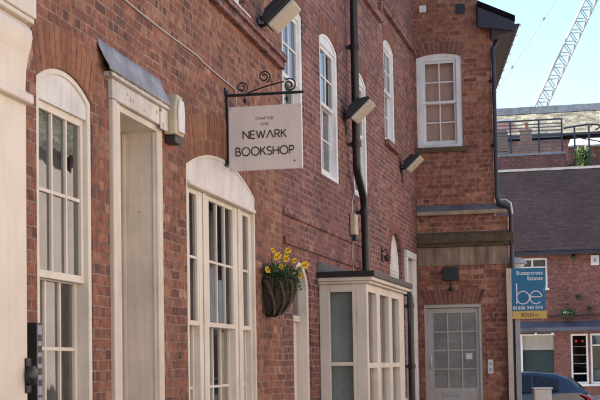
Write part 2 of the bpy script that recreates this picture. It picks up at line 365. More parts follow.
def sash_window(parent, x0, x1, z0, zs, rise, zmeet, cols, rt, rb, m='white', rec=.06, fw=.075, zhead=None, sill=True, sillm=None, glassm='glass', inner=None, headboard=True, name='sash_window', proud=.05):
    """a box-frame sash window set in an opening of its wall; returns the frame (a part) with its sub-parts"""
    zh = zs-.05 if zhead is None else zhead
    mb = frame_ring(MB(), x0, x1, z0, zs, rise, fw, rec, rec+.12, .05)
    fr = mb.build(name, M[m], parent, bevel=.006)
    if headboard and rise > 0:             # timber board filling the arched head above the sashes
        hb = opening(x0+fw-.005, x1-fw+.005, zh, zs-fw*.4+.004, rise*.9)
        MB().prism(hb, rec+.012, rec+.10, 'y').build('head_board', M[m] if m != 'cream' else M['white_arch'], fr)
    sx0, sx1 = x0+fw, x1-fw
    a = sash(MB(), sx0+.002, sx1-.002, zmeet-.02, zh, rec+.03, cols, rt).build('sash', M[m], fr, bevel=.003)
    b = sash(MB(), sx0+.002, sx1-.002, z0+.052, zmeet+.018, rec+.075, cols, rb, bot=.075).build('sash', M[m], fr, bevel=.003)
    MB().add([(sx0+.01, rec+.05, zmeet), (sx1-.01, rec+.05, zmeet), (sx1-.01, rec+.05, zh-.01), (sx0+.01, rec+.05, zh-.01)], [(0,1,2,3)]).build('pane', M[glassm], fr)
    MB().add([(sx0+.01, rec+.095, z0+.06), (sx1-.01, rec+.095, z0+.06), (sx1-.01, rec+.095, zmeet), (sx0+.01, rec+.095, zmeet)], [(0,1,2,3)]).build('pane', M[glassm], fr)
    if sill: MB().box(x0-.05, x1+.05, -proud, rec+.02, z0-.09, z0).build('sill', M[sillm or m], fr, bevel=.008)
    if inner == 'curtain':
        for c0, c1 in ((sx0, sx0+.22*(sx1-sx0)), (sx1-.25*(sx1-sx0), sx1)):
            rows = [[(c0+(c1-c0)*i/24, rec+.24+.018*math.sin(i*1.35), z) for i in range(25)] for z in (z0+.02, zh)]
            MB().grid(rows).build('curtain', M['curtain'], fr, smooth=True)
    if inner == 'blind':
        MB().box(sx0-.02, sx1+.02, rec+.2, rec+.205, z0+.30*(zh-z0), zh+.05).build('blind', M['blind'], fr)  # panel behind the wing panes, painted with the brick reflection
    return fr
def brick_arch(parent, x0, x1, zs, rise, h, m, flat=False, y=-.006, name='brick_arch'):
    lo = seghead(x0, x1, zs, rise, 60)[::-1]; up = seghead(x0-.09, x1+.09, zs+h*.92, rise, 60)[::-1]
    bed = MB().prism(lo+up[::-1], y+.003, .02, 'y').build(name, M['mortar'], parent)
    def at(pl, t):
        f = t*(len(pl)-1); i = min(int(f), len(pl)-2); a, b = pl[i], pl[i+1]; u = f-i; return (a[0]+(b[0]-a[0])*u, a[1]+(b[1]-a[1])*u)
    L = sum(math.dist(lo[i], lo[i+1]) for i in range(len(lo)-1)); n = max(5, round(L/.076)); e = .0052/L; mb = MB()
    for i in range(n):
        ta, tb = i/n+e, (i+1)/n-e; jz = random.uniform(-.0015, .0015)
        q = [at(lo, ta), at(lo, tb), at(up, tb), at(up, ta)]; q[0] = (q[0][0], q[0][1]+.002); q[1] = (q[1][0], q[1][1]+.002)
        if h > .3 and i % 2 == 0:                       # bonded arch: alternate heads are split
            s_ = .5 if i % 2 else .36; m1 = tuple(q[0][k]+(q[3][k]-q[0][k])*s_ for k in (0, 1)); m2 = tuple(q[1][k]+(q[2][k]-q[1][k])*s_ for k in (0, 1)); g_ = .004
            mb.prism([q[0], q[1], (m2[0], m2[1]-g_), (m1[0], m1[1]-g_)], y+jz, y+.006, 'y').prism([(m1[0], m1[1]+g_), (m2[0], m2[1]+g_), q[2], q[3]], y-jz, y+.006, 'y')
        else: mb.prism(q, y+jz, y+.006, 'y')
    mb.build('voussoir', m, bed); return bed

def shell(root, x0, x1, depth, top, m, roofm, ridge, wallm=None, t=.3, floors=(), over=.2):
    """the rest of a building behind its facade: end walls, back wall, floors and a pitched roof"""
    b = MB().box(x0, x0+.28, t, depth-.28, 0, top).box(x1-.28, x1, t, depth-.28, 0, top).box(x0, x1, depth-.278, depth, 0, top)
    ym = depth/2
    b.prism([(t, top+.001), (depth, top+.001), (ym, ridge-.05)], x0, x0+.25, 'x').prism([(t, top+.001), (depth, top+.001), (ym, ridge-.05)], x1-.25, x1, 'x')
    b.build('rear_wall', m, root)
    sl = (ridge-top)/(ym)
    MB().prism([(-over, top-over*sl+.05), (ym, ridge+.02), (depth+over, top-over*sl+.05), (depth+over, top-over*sl+.2), (ym, ridge+.17), (-over, top-over*sl+.2)], x0-.02, x1+.02, 'x').build('roof', roofm, root)
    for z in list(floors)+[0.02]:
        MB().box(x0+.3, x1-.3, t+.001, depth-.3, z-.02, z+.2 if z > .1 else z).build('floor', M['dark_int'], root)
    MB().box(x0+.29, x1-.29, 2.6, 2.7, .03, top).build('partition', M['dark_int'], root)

# ================================================================== BOOKSHOP BUILDING (A)
A = thing('bookshop_building', 'warm red brick bookshop front with tall cream sash windows, nearest on the left', 'building', FA.O, FA.rot)
DOOR = (.40, 1.30, 0, 3.29, 0)
W1 = (-1.03, -.12, .75, 3.19, .115); W2 = (2.03, 4.38, .75, 3.12, .20); WU = (3.2, 4.08, 4.78, 6.2, .1); WU2 = (-1.06, -.19, 4.78, 6.2, .1); WU3 = (.75, 1.63, 4.78, 6.2, .1)
holes = [opening(*q) for q in (W1, W2, WU, WU2, WU3)]+[[(DOOR[0], .0005), (DOOR[1], .0005), (DOOR[1], DOOR[3]), (DOOR[0], DOOR[3])]]
wall_sheet(MB(), [(-7, -.1), (LA, -.1), (LA, 7.4), (-7, 7.4)], holes).build('wall', M['brick_a'], A)
shell(A, -7, LA-.005, 8, 7.4, M['brick_a'], M['claytile'], 10.4, floors=(3.75,))
# string course at first-floor level
sb = MB().box(-7, LA-.02, -.055, .01, 4.585, 4.66).box(-7, LA-.02, -.085, .01, 4.661, 4.72)
sb.build('string_course', M['brick_b'], A)
fr = sash_window(A, *W1, 2.09, 3, 2, 3, 'cream', rec=.005, fw=.055, zhead=3.08)
fr['label'] = 'narrow cream sash window three panes wide beside the shopfront pilaster'
MB().box(-.97, -.18, .17, .175, .9, 3.05).build('blind', plain('grey_net_blind', (.24, .235, .26), .9, var=.3, scale=3), fr)
brick_arch(A, W1[0], W1[1], W1[3]+.003, W1[4], .27, M['arch_a'])
for q in (WU, WU2, WU3):
    sash_window(A, *q, 5.5, 2, 2, 2, 'white', rec=.05); brick_arch(A, q[0], q[1], q[3]+.003, q[4], .25, M['arch_a'])
# tripartite window
fr = frame_ring(MB(), *W2[:3], W2[3], W2[4], .035, .0, .14, .06).build('triple_window', M['cream'], A, bevel=.006)
fr['label'] = 'wide cream three-light sash window under a white arched head'
zh = 3.0
hb = opening(W2[0]+.03, W2[1]-.03, zh, W2[3]-.012, W2[4]*.92)
MB().prism(hb, .006, .10, 'y').build('head_board', M['white_arch'], fr)
MB().box(W2[0]+.03, W2[1]-.03, -.02, .09, zh-.035, zh-.001).build('head_moulding', M['cream'], fr, bevel=.008)
mul = MB()
for x in (2.645, 3.84): mul.box(x-.145, x+.145, .03, .14, .81, zh-.036).box(x-.04, x+.04, .018, .0295, .81, zh-.036)
mul.box(2.066, 2.19, .03, .14, .81, zh-.036).box(4.30, 4.344, .03, .14, .81, zh-.036)
mul.build('mullion', M['cream'], fr, bevel=.006)
for x0, x1, cols in ((2.192, 2.498, 1), (2.792, 3.693, 3), (3.987, 4.298, 1)):
    sash(MB(), x0, x1, 1.875, zh-.037, .035, cols, 2, st=.04).build('sash', M['cream'], fr, bevel=.003)
    sash(MB(), x0, x1, .81, 1.913, .08, cols, 2, st=.04, bot=.08).build('sash', M['cream'], fr, bevel=.003)
    MB().add([(x0+.01, .055, 1.9), (x1-.01, .055, 1.9), (x1-.01, .055, zh-.05), (x0+.01, .055, zh-.05)], [(0,1,2,3)]).build('pane', M['glass_shop'], fr)
    MB().add([(x0+.01, .10, .83), (x1-.01, .10, .83), (x1-.01, .10, 1.9), (x0+.01, .10, 1.9)], [(0,1,2,3)]).build('pane', M['glass_shop'], fr)
MB().box(W2[0]-.05, W2[1]+.05, -.07, .03, .66, .749).build('sill', M['cream'], fr, bevel=.008)
for c0, c1 in ((2.2, 2.4), (3.35, 3.69), (4.05, 4.3)):
    MB().grid([[(c0+(c1-c0)*i/24, .36+.02*math.sin(i*1.3), z) for i in range(25)] for z in (.8, 2.98)]).build('curtain', M['curtain'], fr, smooth=True)
bl = plain('blue_reflection_tint', (.42, .50, .66), .8, var=.25, scale=6)  # blue reflections in the panes, painted on boards behind the glass
MB().box(2.24, 2.40, .125, .13, 1.93, 2.3).box(2.86, 3.02, .115, .12, 1.93, 2.36).box(3.14, 3.30, .115, .12, 1.93, 2.40).box(3.42, 3.56, .115, .12, 1.93, 2.30).box(4.05, 4.16, .125, .13, 1.93, 2.3).box(2.86, 3.5, .30, .31, 1.2, 1.7).build('reflection_board', bl, fr)
MB().box(2.81, 2.98, .25, .27, .8, 1.86).box(3.30, 3.68, .25, .27, .8, 1.86).box(2.2, 2.48, .26, .28, .8, 1.86).box(4.0, 4.29, .26, .28, .8, 1.86).build('shutter', M['cream'], fr)
brick_arch(A, W2[0], W2[1], W2[3]+.003, W2[4], .36, M['arch_a'])
# deep doorway with lead hood
dr = MB().box(.215, .30, -.028, .02, 0, 3.288).box(.301, .40, -.012, .02, 0, 3.288).box(1.30, 1.385, -.006, .02, 0, 3.288).build('door_surround', M['jamb'], A, bevel=.006)
dr['label'] = 'tall pink-cream doorway with deep panelled reveals under a lead hood'
MB().box(.401, .43, -.005, .55, 0.03, 3.288).box(1.27, 1.299, -.003, .55, 0.03, 3.288).build('reveal', M['jamb'], dr, bevel=.004)
MB().box(1.250, 1.2695, .235, .26, .03, 3.24).box(1.258, 1.2695, .261, .285, .03, 3.24).box(1.258, 1.2695, .02, .035, .03, 3.24).build('reveal_bead', M['jamb'], dr, bevel=.004)
MB().box(.431, 1.2695, .0, .55, 3.245, 3.287).build('soffit', M['jamb'], dr)
MB().box(.205, 1.39, -.03, .02, 3.29, 3.42).box(1.24, 1.40, -.045, -.0305, 3.26, 3.415).build('frieze', M['cream_old'], dr, bevel=.006)
MB().box(.12, 1.42, -.058, .01, 3.421, 3.452).build('cornice', M['cream_old'], dr, bevel=.006)
MB().box(.431, 1.269, .46, .51, .03, 3.244).build('door', M['jamb'], A, bevel=.004)
MB().box(.401, 1.299, .0, .56, .0, .028).build('doorstep', M['stone'], A)
# lead hood: dressed up the wall and out over the cornice, with a slightly wavy front edge
rows = []
for k, (o, z) in enumerate(((.004, 3.635), (.012, 3.59), (.04, 3.525), (.066, 3.47), (.07, 3.445))):
    rows.append([(-.005+1.37*i/36+(.05 if k > 2 else .02 if k == 2 else 0)*(1+.4*i/36), -o-.002*math.sin(i*.9+k), z+.003*math.sin(i*1.7+k*2)) for i in range(37)])
MB().grid(rows).build('lead_hood', M['lead'], A, smooth=True, solid=.006)

# ------------------------------------------------------------------ neighbouring shopfront at the picture's left edge
S = thing('shopfront', 'pinkish cream painted shopfront pilaster with scrolled console bracket at the left edge', 'shopfront', FA.at(-2.25), FA.rot)
# local: x along the wall, -y out; pilaster x -.35..+.45
SX0, SX1 = -.45, .40
MB().box(SX0, SX1, -.275, -.002, 0, 2.90).build('pilaster', M['pil'], S, bevel=.006)
MB().box(SX0-.02, SX0-.001, -.245, -.03, .6, 2.80).build('pilaster_panel', M['pil'], S, bevel=.008)
MB().box(SX0-.03, SX1+.03, -.31, -.002, 0, .35).build('plinth', M['pil'], S, bevel=.01)
MB().box(SX0-.02, SX1+.015, -.312, -.002, 2.86, 2.91).build('necking', M['pil'], S, bevel=.01)
cons = [(-.002, 2.911), (-.282, 2.911), (-.284, 2.97), (-.288, 3.03), (-.298, 3.09), (-.313, 3.14), (-.322, 3.185), (-.318, 3.22), (-.30, 3.245), (-.285, 3.262), (-.002, 3.262)]
MB().prism(cons, SX0+.02, SX1-.02, 'x').build('console', M['pil'], S, bevel=.008)
MB().box(SX0-.05, SX1+.01, -.318, -.002, 3.263, 3.29).box(SX0-.08, SX1+.02, -.326, -.002, 3.291, 3.44).build('cornice_block', M['pil'], S, bevel=.008)
MB().box(-4.6, SX0-.09, -.20, -.003, 2.86, 3.42).build('fascia', M['pil'], S)
MB().box(-4.6, SX0-.09, -.34, -.003, 3.421, 3.50).build('cornice', M['pil'], S, bevel=.01)
MB().box(-4.6, SX0-.03, -.12, -.003, 0, .6).build('stall_riser', M['pil'], S)
f = MB().box(-4.6, SX0-.03, -.10, -.05, .601, .70)
for x in (-4.6, -3.2, -1.8, -.56): f.box(x, x+.06, -.10, -.05, .701, 2.85)
f = f.build('shop_window', M['pil'], S)
MB().add([(-4.5, -.07, .7), (-.5, -.07, .7), (-.5, -.07, 2.86), (-4.5, -.07, 2.86)], [(0,1,2,3)]).build('pane', M['glass'], f)
# slim black sign case beside the pilaster
b = thing('sign_case', 'slim black wall case with pale vertical lettering strip beside the shopfront pilaster', 'sign case', FA.at(-1.255), FA.rot)
MB().box(-.036, .036, -.10, -.002, .9, 1.80).build('case', M['blackplastic'], b, bevel=.004)
M['strip'] = plain('grey_label_strip', (.30, .29, .34), .5, var=.2)
MB().box(-.033, .033, -.103, -.1005, .93, 1.785).build('strip', M['strip'], b)
mb = MB()
for i, (z, hh) in enumerate(((1.70, .035), (1.64, .035), (1.58, .035), (1.52, .035), (1.46, .035))): mb.box(-.026, .024, -.105, -.1035, z, z+hh)
for i in range(14): mb.box(-.026, .024-.008*(i % 3), -.105, -.1035, 1.40-.03*i, 1.412-.03*i)
mb.build('lettering', M['ink'], b)
b2 = thing('door_knob', 'dark bulbous knob on the outer edge of the shopfront pilaster', 'knob', FA.at(-1.86, .28, 1.52), FA.rot)
MB().lathe([(0, .05), (.028, .045), (.045, .02), (.048, 0), (.045, -.02), (.028, -.045), (0, -.05)], (0, -.02, 0), 16, sy=.6).build('knob', M['black'], b2, smooth=True)
MB().box(-.03, .03, -.006, .002, -.085, .085).build('plate', M['iron'], b2, bevel=.003)

# ------------------------------------------------------------------ alarm box, cable
b = thing('alarm_box', 'weathered beige alarm box with a black foot between doorway and wide window', 'alarm box', FA.at(1.53, 0, .05), FA.rot)
MB().prism([(-.11, 3.20), (.11, 3.20), (.12, 3.40), (.07, 3.50), (-.07, 3.50), (-.12, 3.40)], -.10, -.002, 'y').build('case', M['dirty_pl'], b, bevel=.012)
MB().prism([(-.07, 3.22), (.07, 3.22), (.08, 3.38), (.05, 3.46), (-.05, 3.46), (-.08, 3.38)], -.118, -.101, 'y').build('cover', M['white_pl'], b, bevel=.006)
MB().box(-.075, .075, -.085, -.002, 3.14, 3.199).build('foot', M['blackplastic'], b, bevel=.008)
pts = []
for i in range(33):
    s = -2.2+(3.62+2.2)*i/32; pts.append(FA.at(s, .012, 4.03-.018*abs(math.sin((s+.2)*1.25))-.01*(s > 2.5)))
for k in range(5): pts.append(FA.at(3.64+.005*k, .012, 4.0-.03*k))
tag(MB().tube(pts, .0065, 6).build('cable', M['cable'], smooth=True), 'thin pale cable sagging along the brick wall above doorway to the sign bracket', 'cable')

# ------------------------------------------------------------------ hanging sign: stroke lettering
def ell(cx, cy, rx, ry, a0, a1, n=14): return [(cx+rx*math.cos(R(a0+(a1-a0)*i/n)), cy+ry*math.sin(R(a0+(a1-a0)*i/n))) for i in range(n+1)]
GL = {'N': (.78, [[(0,0),(0,1)], [(0,1),(.78,0)], [(.78,0),(.78,1)]]),
      'E': (.55, [[(0,0),(0,1)], [(0,1),(.55,1)], [(0,.5),(.5,.5)], [(0,0),(.55,0)]]),
      'W': (1.12, [[(0,1),(.3,0)], [(.3,0),(.56,.95)], [(.56,.95),(.82,0)], [(.82,0),(1.12,1)]]),
      'V': (.86, [[(0,0),(.43,1)], [(.43,1),(.86,0)]]),            # crossbar-less A
      'R': (.6, [[(0,0),(0,1)], [(0,1),(.3,1)]+ell(.3,.74,.27,.26,90,-90)+[(0,.48)], [(.28,.48),(.6,0)]]),
      'K': (.64, [[(0,0),(0,1)], [(.6,1),(.02,.45)], [(.2,.6),(.64,0)]]),
      'B': (.6, [[(0,0),(0,1)], [(0,1),(.28,1)]+ell(.28,.76,.23,.24,90,-90)+[(0,.52)], [(.28,.52)]+ell(.32,.26,.27,.26,90,-90)+[(0,0)]]),
      'O': (1.0, [ell(.5,.5,.5,.52,0,360,28)]),
      'S': (.56, [ell(.28,.75,.26,.26,35,270,14)+ell(.28,.25,.28,.26,90,-145,14)[1:]]),
      'H': (.7, [[(0,0),(0,1)], [(.7,0),(.7,1)], [(0,.5),(.7,.5)]]),
      'P': (.56, [[(0,0),(0,1)], [(0,1),(.28,1)]+ell(.28,.73,.27,.27,90,-90)+[(0,.46)]]),
      'C': (.86, [ell(.5,.5,.5,.52,42,318,22)]),
      'A': (.8, [[(0,0),(.4,1)], [(.4,1),(.8,0)], [(.17,.36),(.63,.36)]]),
      'T': (.64, [[(0,1),(.64,1)], [(.32,0),(.32,1)]])}
def stroke_text(txt, x0, x1, z0, h, y, r, gap=.26):
    ws = [GL[c][0] for c in txt]; total = sum(ws)+gap*(len(txt)-1); k = (x1-x0)/total; mb = MB(); x = x0
    for c, wd in zip(txt, ws):
        for pl in GL[c][1]: mb.tube([(x+p[0]*k, y, z0+p[1]*h) for p in pl], r, 6)
        x += (wd+gap)*k
    return mb
SGN = (FA.at(3.32), FA.rotn)
br = thing('sign_bracket', 'black wrought iron bracket with scrolls holding the bookshop sign', 'bracket', *SGN)
mb = MB().box(-.002, .022, -.018, .018, 3.29, 3.93).box(.0225, .69, -.011, .011, 3.875, 3.897)
mb.tube([(.19, 0, 3.90), (.36, 0, 3.952), (.52, 0, 3.985)], .007, 6)
mb.build('arm', M['iron'], br, bevel=.003)
def spiral(cx, cz, r0, r1, a0, turns, n=40, y=0):
    return [(cx+(r0+(r1-r0)*i/n)*math.cos(R(a0)+2*PI*turns*i/n), y, cz+(r0+(r1-r0)*i/n)*math.sin(R(a0)+2*PI*turns*i/n)) for i in range(n+1)]
MB().tube(spiral(.148, 3.952, .05, .018, -60, 1.4), .0065, 6).build('scroll', M['iron'], br, smooth=True)
MB().tube(spiral(.345, 4.035, .055, .018, -70, 1.6), .0065, 6).build('scroll', M['iron'], br, smooth=True)
MB().tube(spiral(.565, 3.95, .06, .018, 120, -1.5), .0065, 6).build('scroll', M['iron'], br, smooth=True)
mb = MB()
for x in (.17, .54): mb.tube([(x, 0, 3.874), (x, 0, 3.80)], .006, 6).tube([(x+.012*math.cos(a*PI/6), 0, 3.835+.016*math.sin(a*PI/6)) for a in range(12)], .005, 6, True)
mb.build('hanger', M['iron'], br, smooth=True)
mb = MB().box(-.004, .012, -.05, .05, 3.88, 3.95).box(-.004, .012, -.05, .05, 3.27, 3.33).build('wall_plate', M['iron'], br)
sg = thing('hanging_sign', 'square dusty pink hanging sign reading NEWARK BOOKSHOP under the iron bracket', 'sign', SGN[0]+Vector((0,0,0)), SGN[1]-R(1.6))
MB().box(.026, .672, -.013, .013, 3.225, 3.782).build('board', M['sign'], sg, bevel=.003)
mb = MB(); y = -.013
mb.v = []; 
t1 = stroke_text('NEWVRK', .155, .537, 3.500, .066, y, .0056, .22); t1.build('lettering', M['ink'], sg, smooth=True)
stroke_text('BOOKSHOP', .09, .602, 3.355, .068, y, .0056, .20).build('lettering', M['ink'], sg, smooth=True)
stroke_text('CHAPTER', .268, .424, 3.660, .022, y, .0019, .3).build('lettering', M['ink'], sg, smooth=True)
stroke_text('ONE', .308, .384, 3.612, .022, y, .0019, .3).build('lettering', M['ink'], sg, smooth=True)
sc_ = MB()
for x in (.045, .653):
    for z in (3.245, 3.762): MB().lathe([(0, .0), (.006, .0), (.005, .003), (0, .004)], n=10).build('screw', M['metal'], sg, smooth=True, loc=(x, -.013, z)).rotation_euler = (R(90), 0, 0)
MB().box(.60, .612, -.0145, -.0131, 3.285, 3.30).build('mark', M['ink'], sg)

# ------------------------------------------------------------------ floodlights
def floodlight(label, f, s, z, k=1.0, tilt=43):
    r = thing('floodlight', label, 'floodlight', f.at(s, 0, z), f.rotn, 'black floodlights along the brick wall')
    MB().box(0, .012, -.05, .05, -.06, .06).build('mounting_plate', M['blackplastic'], r)
    MB().tube([(.01, 0, 0), (.05, 0, .0), (.085, 0, .03)], .018, 8).tube([(.085, -.09*k, .04), (.085, .09*k, .04)], .02, 8).build('arm', M['blackplastic'], r, smooth=True)
    c, sn = math.cos(R(tilt)), math.sin(R(tilt)); up = Vector((c, 0, sn)); out = Vector((sn, 0, -c)); ax = Vector((0, 1, 0))   # lens looks outwards and down
    cc = Vector((.20*k, 0, .12*k))
    def pt(a, b, y): return cc+up*a*k+out*b*k+ax*y*k
    # wedge-shaped body: thin at the outer edge, deep at the hinge
    prof = [(-.17, .05), (.185, .05), (.185, .015), (.10, -.035), (-.08, -.06), (-.17, -.03)]
    n = len(prof)
    MB().add([pt(a, b, -.17) for a, b in prof]+[pt(a, b, .17) for a, b in prof], [tuple(range(n)), tuple(range(2*n-1, n-1, -1))]+[(i, i+n, (i+1) % n+n, (i+1) % n) for i in range(n)]).build('body', M['blackplastic'], r, bevel=.012)
    MB().tube([(.02, .03, -.03), (.03, .05, -.14), (.02, .07, -.22), (.008, .10, -.19), (.006, .10, -.02), (.006, .09, .12)], .006, 6).build('cable', M['blackplastic'], r, smooth=True)
    fins = MB()
    for i in range(-3, 4): fins.obox(pt(0, -.055, i*.045), up*.09*k, out*.022*k, ax*.005*k)
    fins.build('cooling_fin', M['blackplastic'], r)
    MB().add([pt(a, b, y) for b in (.051, .10) for a, y in ((-.16,-.16),(.175,-.16),(.175,.16),(-.16,.16))], [(0,1,2,3),(7,6,5,4)]+[(i, (i+1) % 4, (i+1) % 4+4, i+4) for i in range(4)]).build('bezel', M['lens'], r, bevel=.012)
    MB().add([pt(a, b, y) for b in (.101, .106) for a, y in ((-.14,-.14),(.155,-.14),(.155,.14),(-.14,.14))], [(0,1,2,3),(7,6,5,4)]+[(i, (i+1) % 4, (i+1) % 4+4, i+4) for i in range(4)]).build('lens', M['lens'], r)
    return r
floodlight('nearest black floodlight with pale lens, above the hanging sign', FA, 4.66, 4.82, 1.0)
floodlight('black floodlight with pale lens in front of the tall black drainpipe', FB, 3.37, 4.66, 1.0)
floodlight('black floodlight lowest and farthest along, beside the wing with the white window', FB, 8.0, 4.63, .92)

# ------------------------------------------------------------------ wall basket with daffodils
pb = thing('wall_basket', 'dark half-round wall basket full of daffodils on the brick wall', 'planter', FA.at(4.86, 0, 2.38), FA.rot)
def basketprof(): return [(.0, -.365), (.05, -.36), (.115, -.325), (.18, -.235), (.218, -.12), (.225, 0)]
M['coir'] = plain('coir_liner', (.05, .036, .026), .95, var=.6, scale=25, bmp=.8)
MB().lathe(basketprof(), (0, -.012, 0), 22, PI, 2*PI, sy=1.15).box(-.222, .222, -.012, -.004, -.33, 0).build('liner', M['coir'], pb, smooth=True)
mb = MB()
for i in range(8):
    a = PI+PI*(i+.0)/7; mb.tube([((r+.006)*math.cos(a), -.012+(r+.006)*1.15*math.sin(a), z) for r, z in basketprof()[1:]], .006, 6)
for rr, zz in ((.229, .004), (.19, -.15)): mb.tube([(rr*math.cos(PI+PI*i/20), -.012+rr*1.15*math.sin(PI+PI*i/20), zz) for i in range(21)], .008, 6)
# broad woven slats running diagonally round the bowl
mb.build('frame', M['iron'], pb, smooth=True)
mb = MB()
for k in range(6):
    a0 = PI+.1+k*.5; P = []
    for i in range(9):
        u = i/8; r = .236-.13*u**2.2; z = -.02-.32*u; a = min(a0+.5*u, 2*PI-.03); P.append((r*math.cos(a), -.012+r*1.15*math.sin(a), z))
    mb.tube(P, .016, 6)
mb.build('slat', plain('weathered_wood', (.10, .07, .05), .8, var=.5, scale=20), pb, smooth=True)
mb = MB().lathe([(0, -.03), (.215, -.035)], (0, -.012, 0), 16, PI, 2*PI, sy=1.15).build('soil', plain('potting_soil', (.03, .022, .016), 1, scale=40, bmp=.8), pb)
M['leaf'] = plain('daffodil_leaf', (.085, .15, .045), .55, var=.5, scale=8)
M['leaf2'] = plain('trailing_leaf', (.065, .11, .045), .6, var=.6, scale=20)
M['petal'] = plain('daffodil_petal', (.82, .58, .03), .6, var=.12, scale=20, bmp=0)
M['trumpet'] = plain('daffodil_trumpet', (.80, .40, .01), .6, var=.12, scale=20, bmp=0)
rnd = random.Random(3)
def leafblade(mb, base, tip, wd, bend=.3, n=6):
    base, tip = Vector(base), Vector(tip); d = tip-base; side = d.cross(Vector((0,0,1))); 
    if side.length < 1e-4: side = Vector((1,0,0))
    side.normalize(); a = rnd.uniform(0, PI); side = side*math.cos(a)+Vector((0,0,1)).cross(side).normalized()*math.sin(a)*.6
    L = []
    for i in range(n+1):
        t = i/n; p = base+d*t+Vector((d.x, d.y, 0))*bend*(t*t-t)+Vector((0,0,-bend*.1*t*t)); w_ = wd*(1-.15*t)*math.sin(PI*min(1, .25+.75*t))+.0006
        L.append([p-side*w_, p+side*w_])
    mb.grid(L)
mb = MB()
for i in range(110):
    b0 = (rnd.uniform(-.19, .19), rnd.uniform(-.21, -.03), -.04); a = rnd.uniform(0, 2*PI); rr = rnd.uniform(.02, .22)
    leafblade(mb, b0, (b0[0]+rr*math.cos(a), b0[1]+rr*math.sin(a)-.02, rnd.uniform(.10, .27)), rnd.uniform(.006, .011), .6)
tag(mb.build('leaves', M['leaf'], merge=False), 'narrow upright daffodil leaves rising from the wall basket', 'plant')
o = bpy.data.objects['leaves']; o.location = FA.at(4.86, 0, 2.38); o.rotation_euler = (0,0,FA.rot); o.name = 'daffodil_foliage'
mb = MB()
for i in range(900):
    a = rnd.uniform(PI, 2*PI); r_ = .27*math.sqrt(rnd.random()); c = Vector((r_*math.cos(a), -.012+1.15*r_*math.sin(a), rnd.uniform(-.03, .13)-.14*max(0, r_-.17)/.1*rnd.random()))
    d = Vector((rnd.gauss(0,1), rnd.gauss(0,1), rnd.gauss(.3,.6))).normalized()*rnd.uniform(.02, .042); s_ = d.cross(Vector((rnd.gauss(0,1), rnd.gauss(0,1), 1))).normalized()*rnd.uniform(.008, .016)
    mb.add([c, c+d*.5+s_, c+d, c+d*.5-s_], [(0,1,2,3)])
o = tag(mb.build('bedding_plant', M['leaf2'], merge=False), 'low bushy green plants filling the wall basket around the daffodils', 'plant'); o.location = FA.at(4.86, 0, 2.38); o.rotation_euler = (0,0,FA.rot)
# flowers: (along the wall, out, up) from the basket rim, face direction
petal = MB()
for k in range(6):
    a = k*PI/3+(.08 if k % 2 else 0); c, s_ = math.cos(a), math.sin(a); zz = .004*(k % 2)
    L = []
    for i, (r_, wd) in enumerate(((.006, .004), (.018, .013), (.030, .0145), (.040, .009), (.046, .001))):
        up = -.006+.012*(i/4)+zz
        L.append([(r_*c-wd*s_, r_*s_+wd*c, up), (r_*c, r_*s_, up+.003), (r_*c+wd*s_, r_*s_-wd*c, up)])
    petal.grid(L)
cup = MB().lathe([(0, 0), (.009, .001), (.0125, .012), (.014, .024), (.0185, .031), (.0175, .032), (.012, .024), (.009, .006), (0, .004)], n=16)
pme = petal.build('petals', M['petal'], smooth=True); cme = cup.build('trumpet', M['trumpet'], smooth=True)
spots = [(-.24,-.12,.29,'tall daffodil at the left top of the basket, facing the door'), (-.12,-.14,.245,'daffodil just below the topmost pair, left of centre'), (.05,-.20,.31,'daffodil at the very top of the basket, leaning right'),
         (.10,-.17,.27,'small daffodil tucked behind the topmost bloom'), (-.17,-.13,.225,'daffodil below the left top bloom, half turned away'), (-.04,-.20,.215,'daffodil in the middle of the clump above the paired blooms'),
         (.14,-.24,.21,'daffodil on the right of the clump below the topmost bloom'), (-.12,-.17,.12,'left bloom of the pair in the middle of the basket'), (-.04,-.18,.115,'right bloom of the pair in the middle of the basket'),
         (-.22,-.06,.085,'low daffodil against the wall at the left rim of the basket'), (-.06,-.20,-.015,'lowest daffodil drooping over the rim of the basket'), (.20,-.28,.05,'daffodil hanging out to the right below the bright trio'),
         (.36,-.285,.175,'upper bloom of the bright trio reaching out to the right'), (.28,-.31,.165,'foremost bloom of the bright trio reaching out to the right'), (.42,-.31,.20,'outermost bloom of the bright trio reaching out to the right')]
for i, (x, y, z, lab) in enumerate(spots):
    r = thing('daffodil', lab, 'flower', FA.at(4.86, 0, 2.38), FA.rot, 'daffodils in the wall basket')
    x, z = x*1.12+.03*max(0, z), z*.9
    base = Vector((x*.55, max(-.2, y*.75), -.03)); head = Vector((x, y, z)); 
    d = Vector((rnd.uniform(-1.0, -.3), rnd.uniform(-.9, -.2), rnd.uniform(-.25, .3))).normalized()
    neck = head-d*.02; MB().tube([base, base.lerp(neck, .5)+Vector((0,0,.03)), neck+Vector((0,0,.012)), neck+d*.008], .0036, 6).build('stem', M['leaf'], r, smooth=True)
    q = d.to_track_quat('Z', 'Y'); k = rnd.uniform(.62, .88)
    for me_o in (pme, cme):
        c = me_o if i == 0 else me_o.copy()
        if i: col.objects.link(c)
        c.parent = r; c.location = head; c.rotation_euler = q.to_euler(); c.scale = (k, k, k)

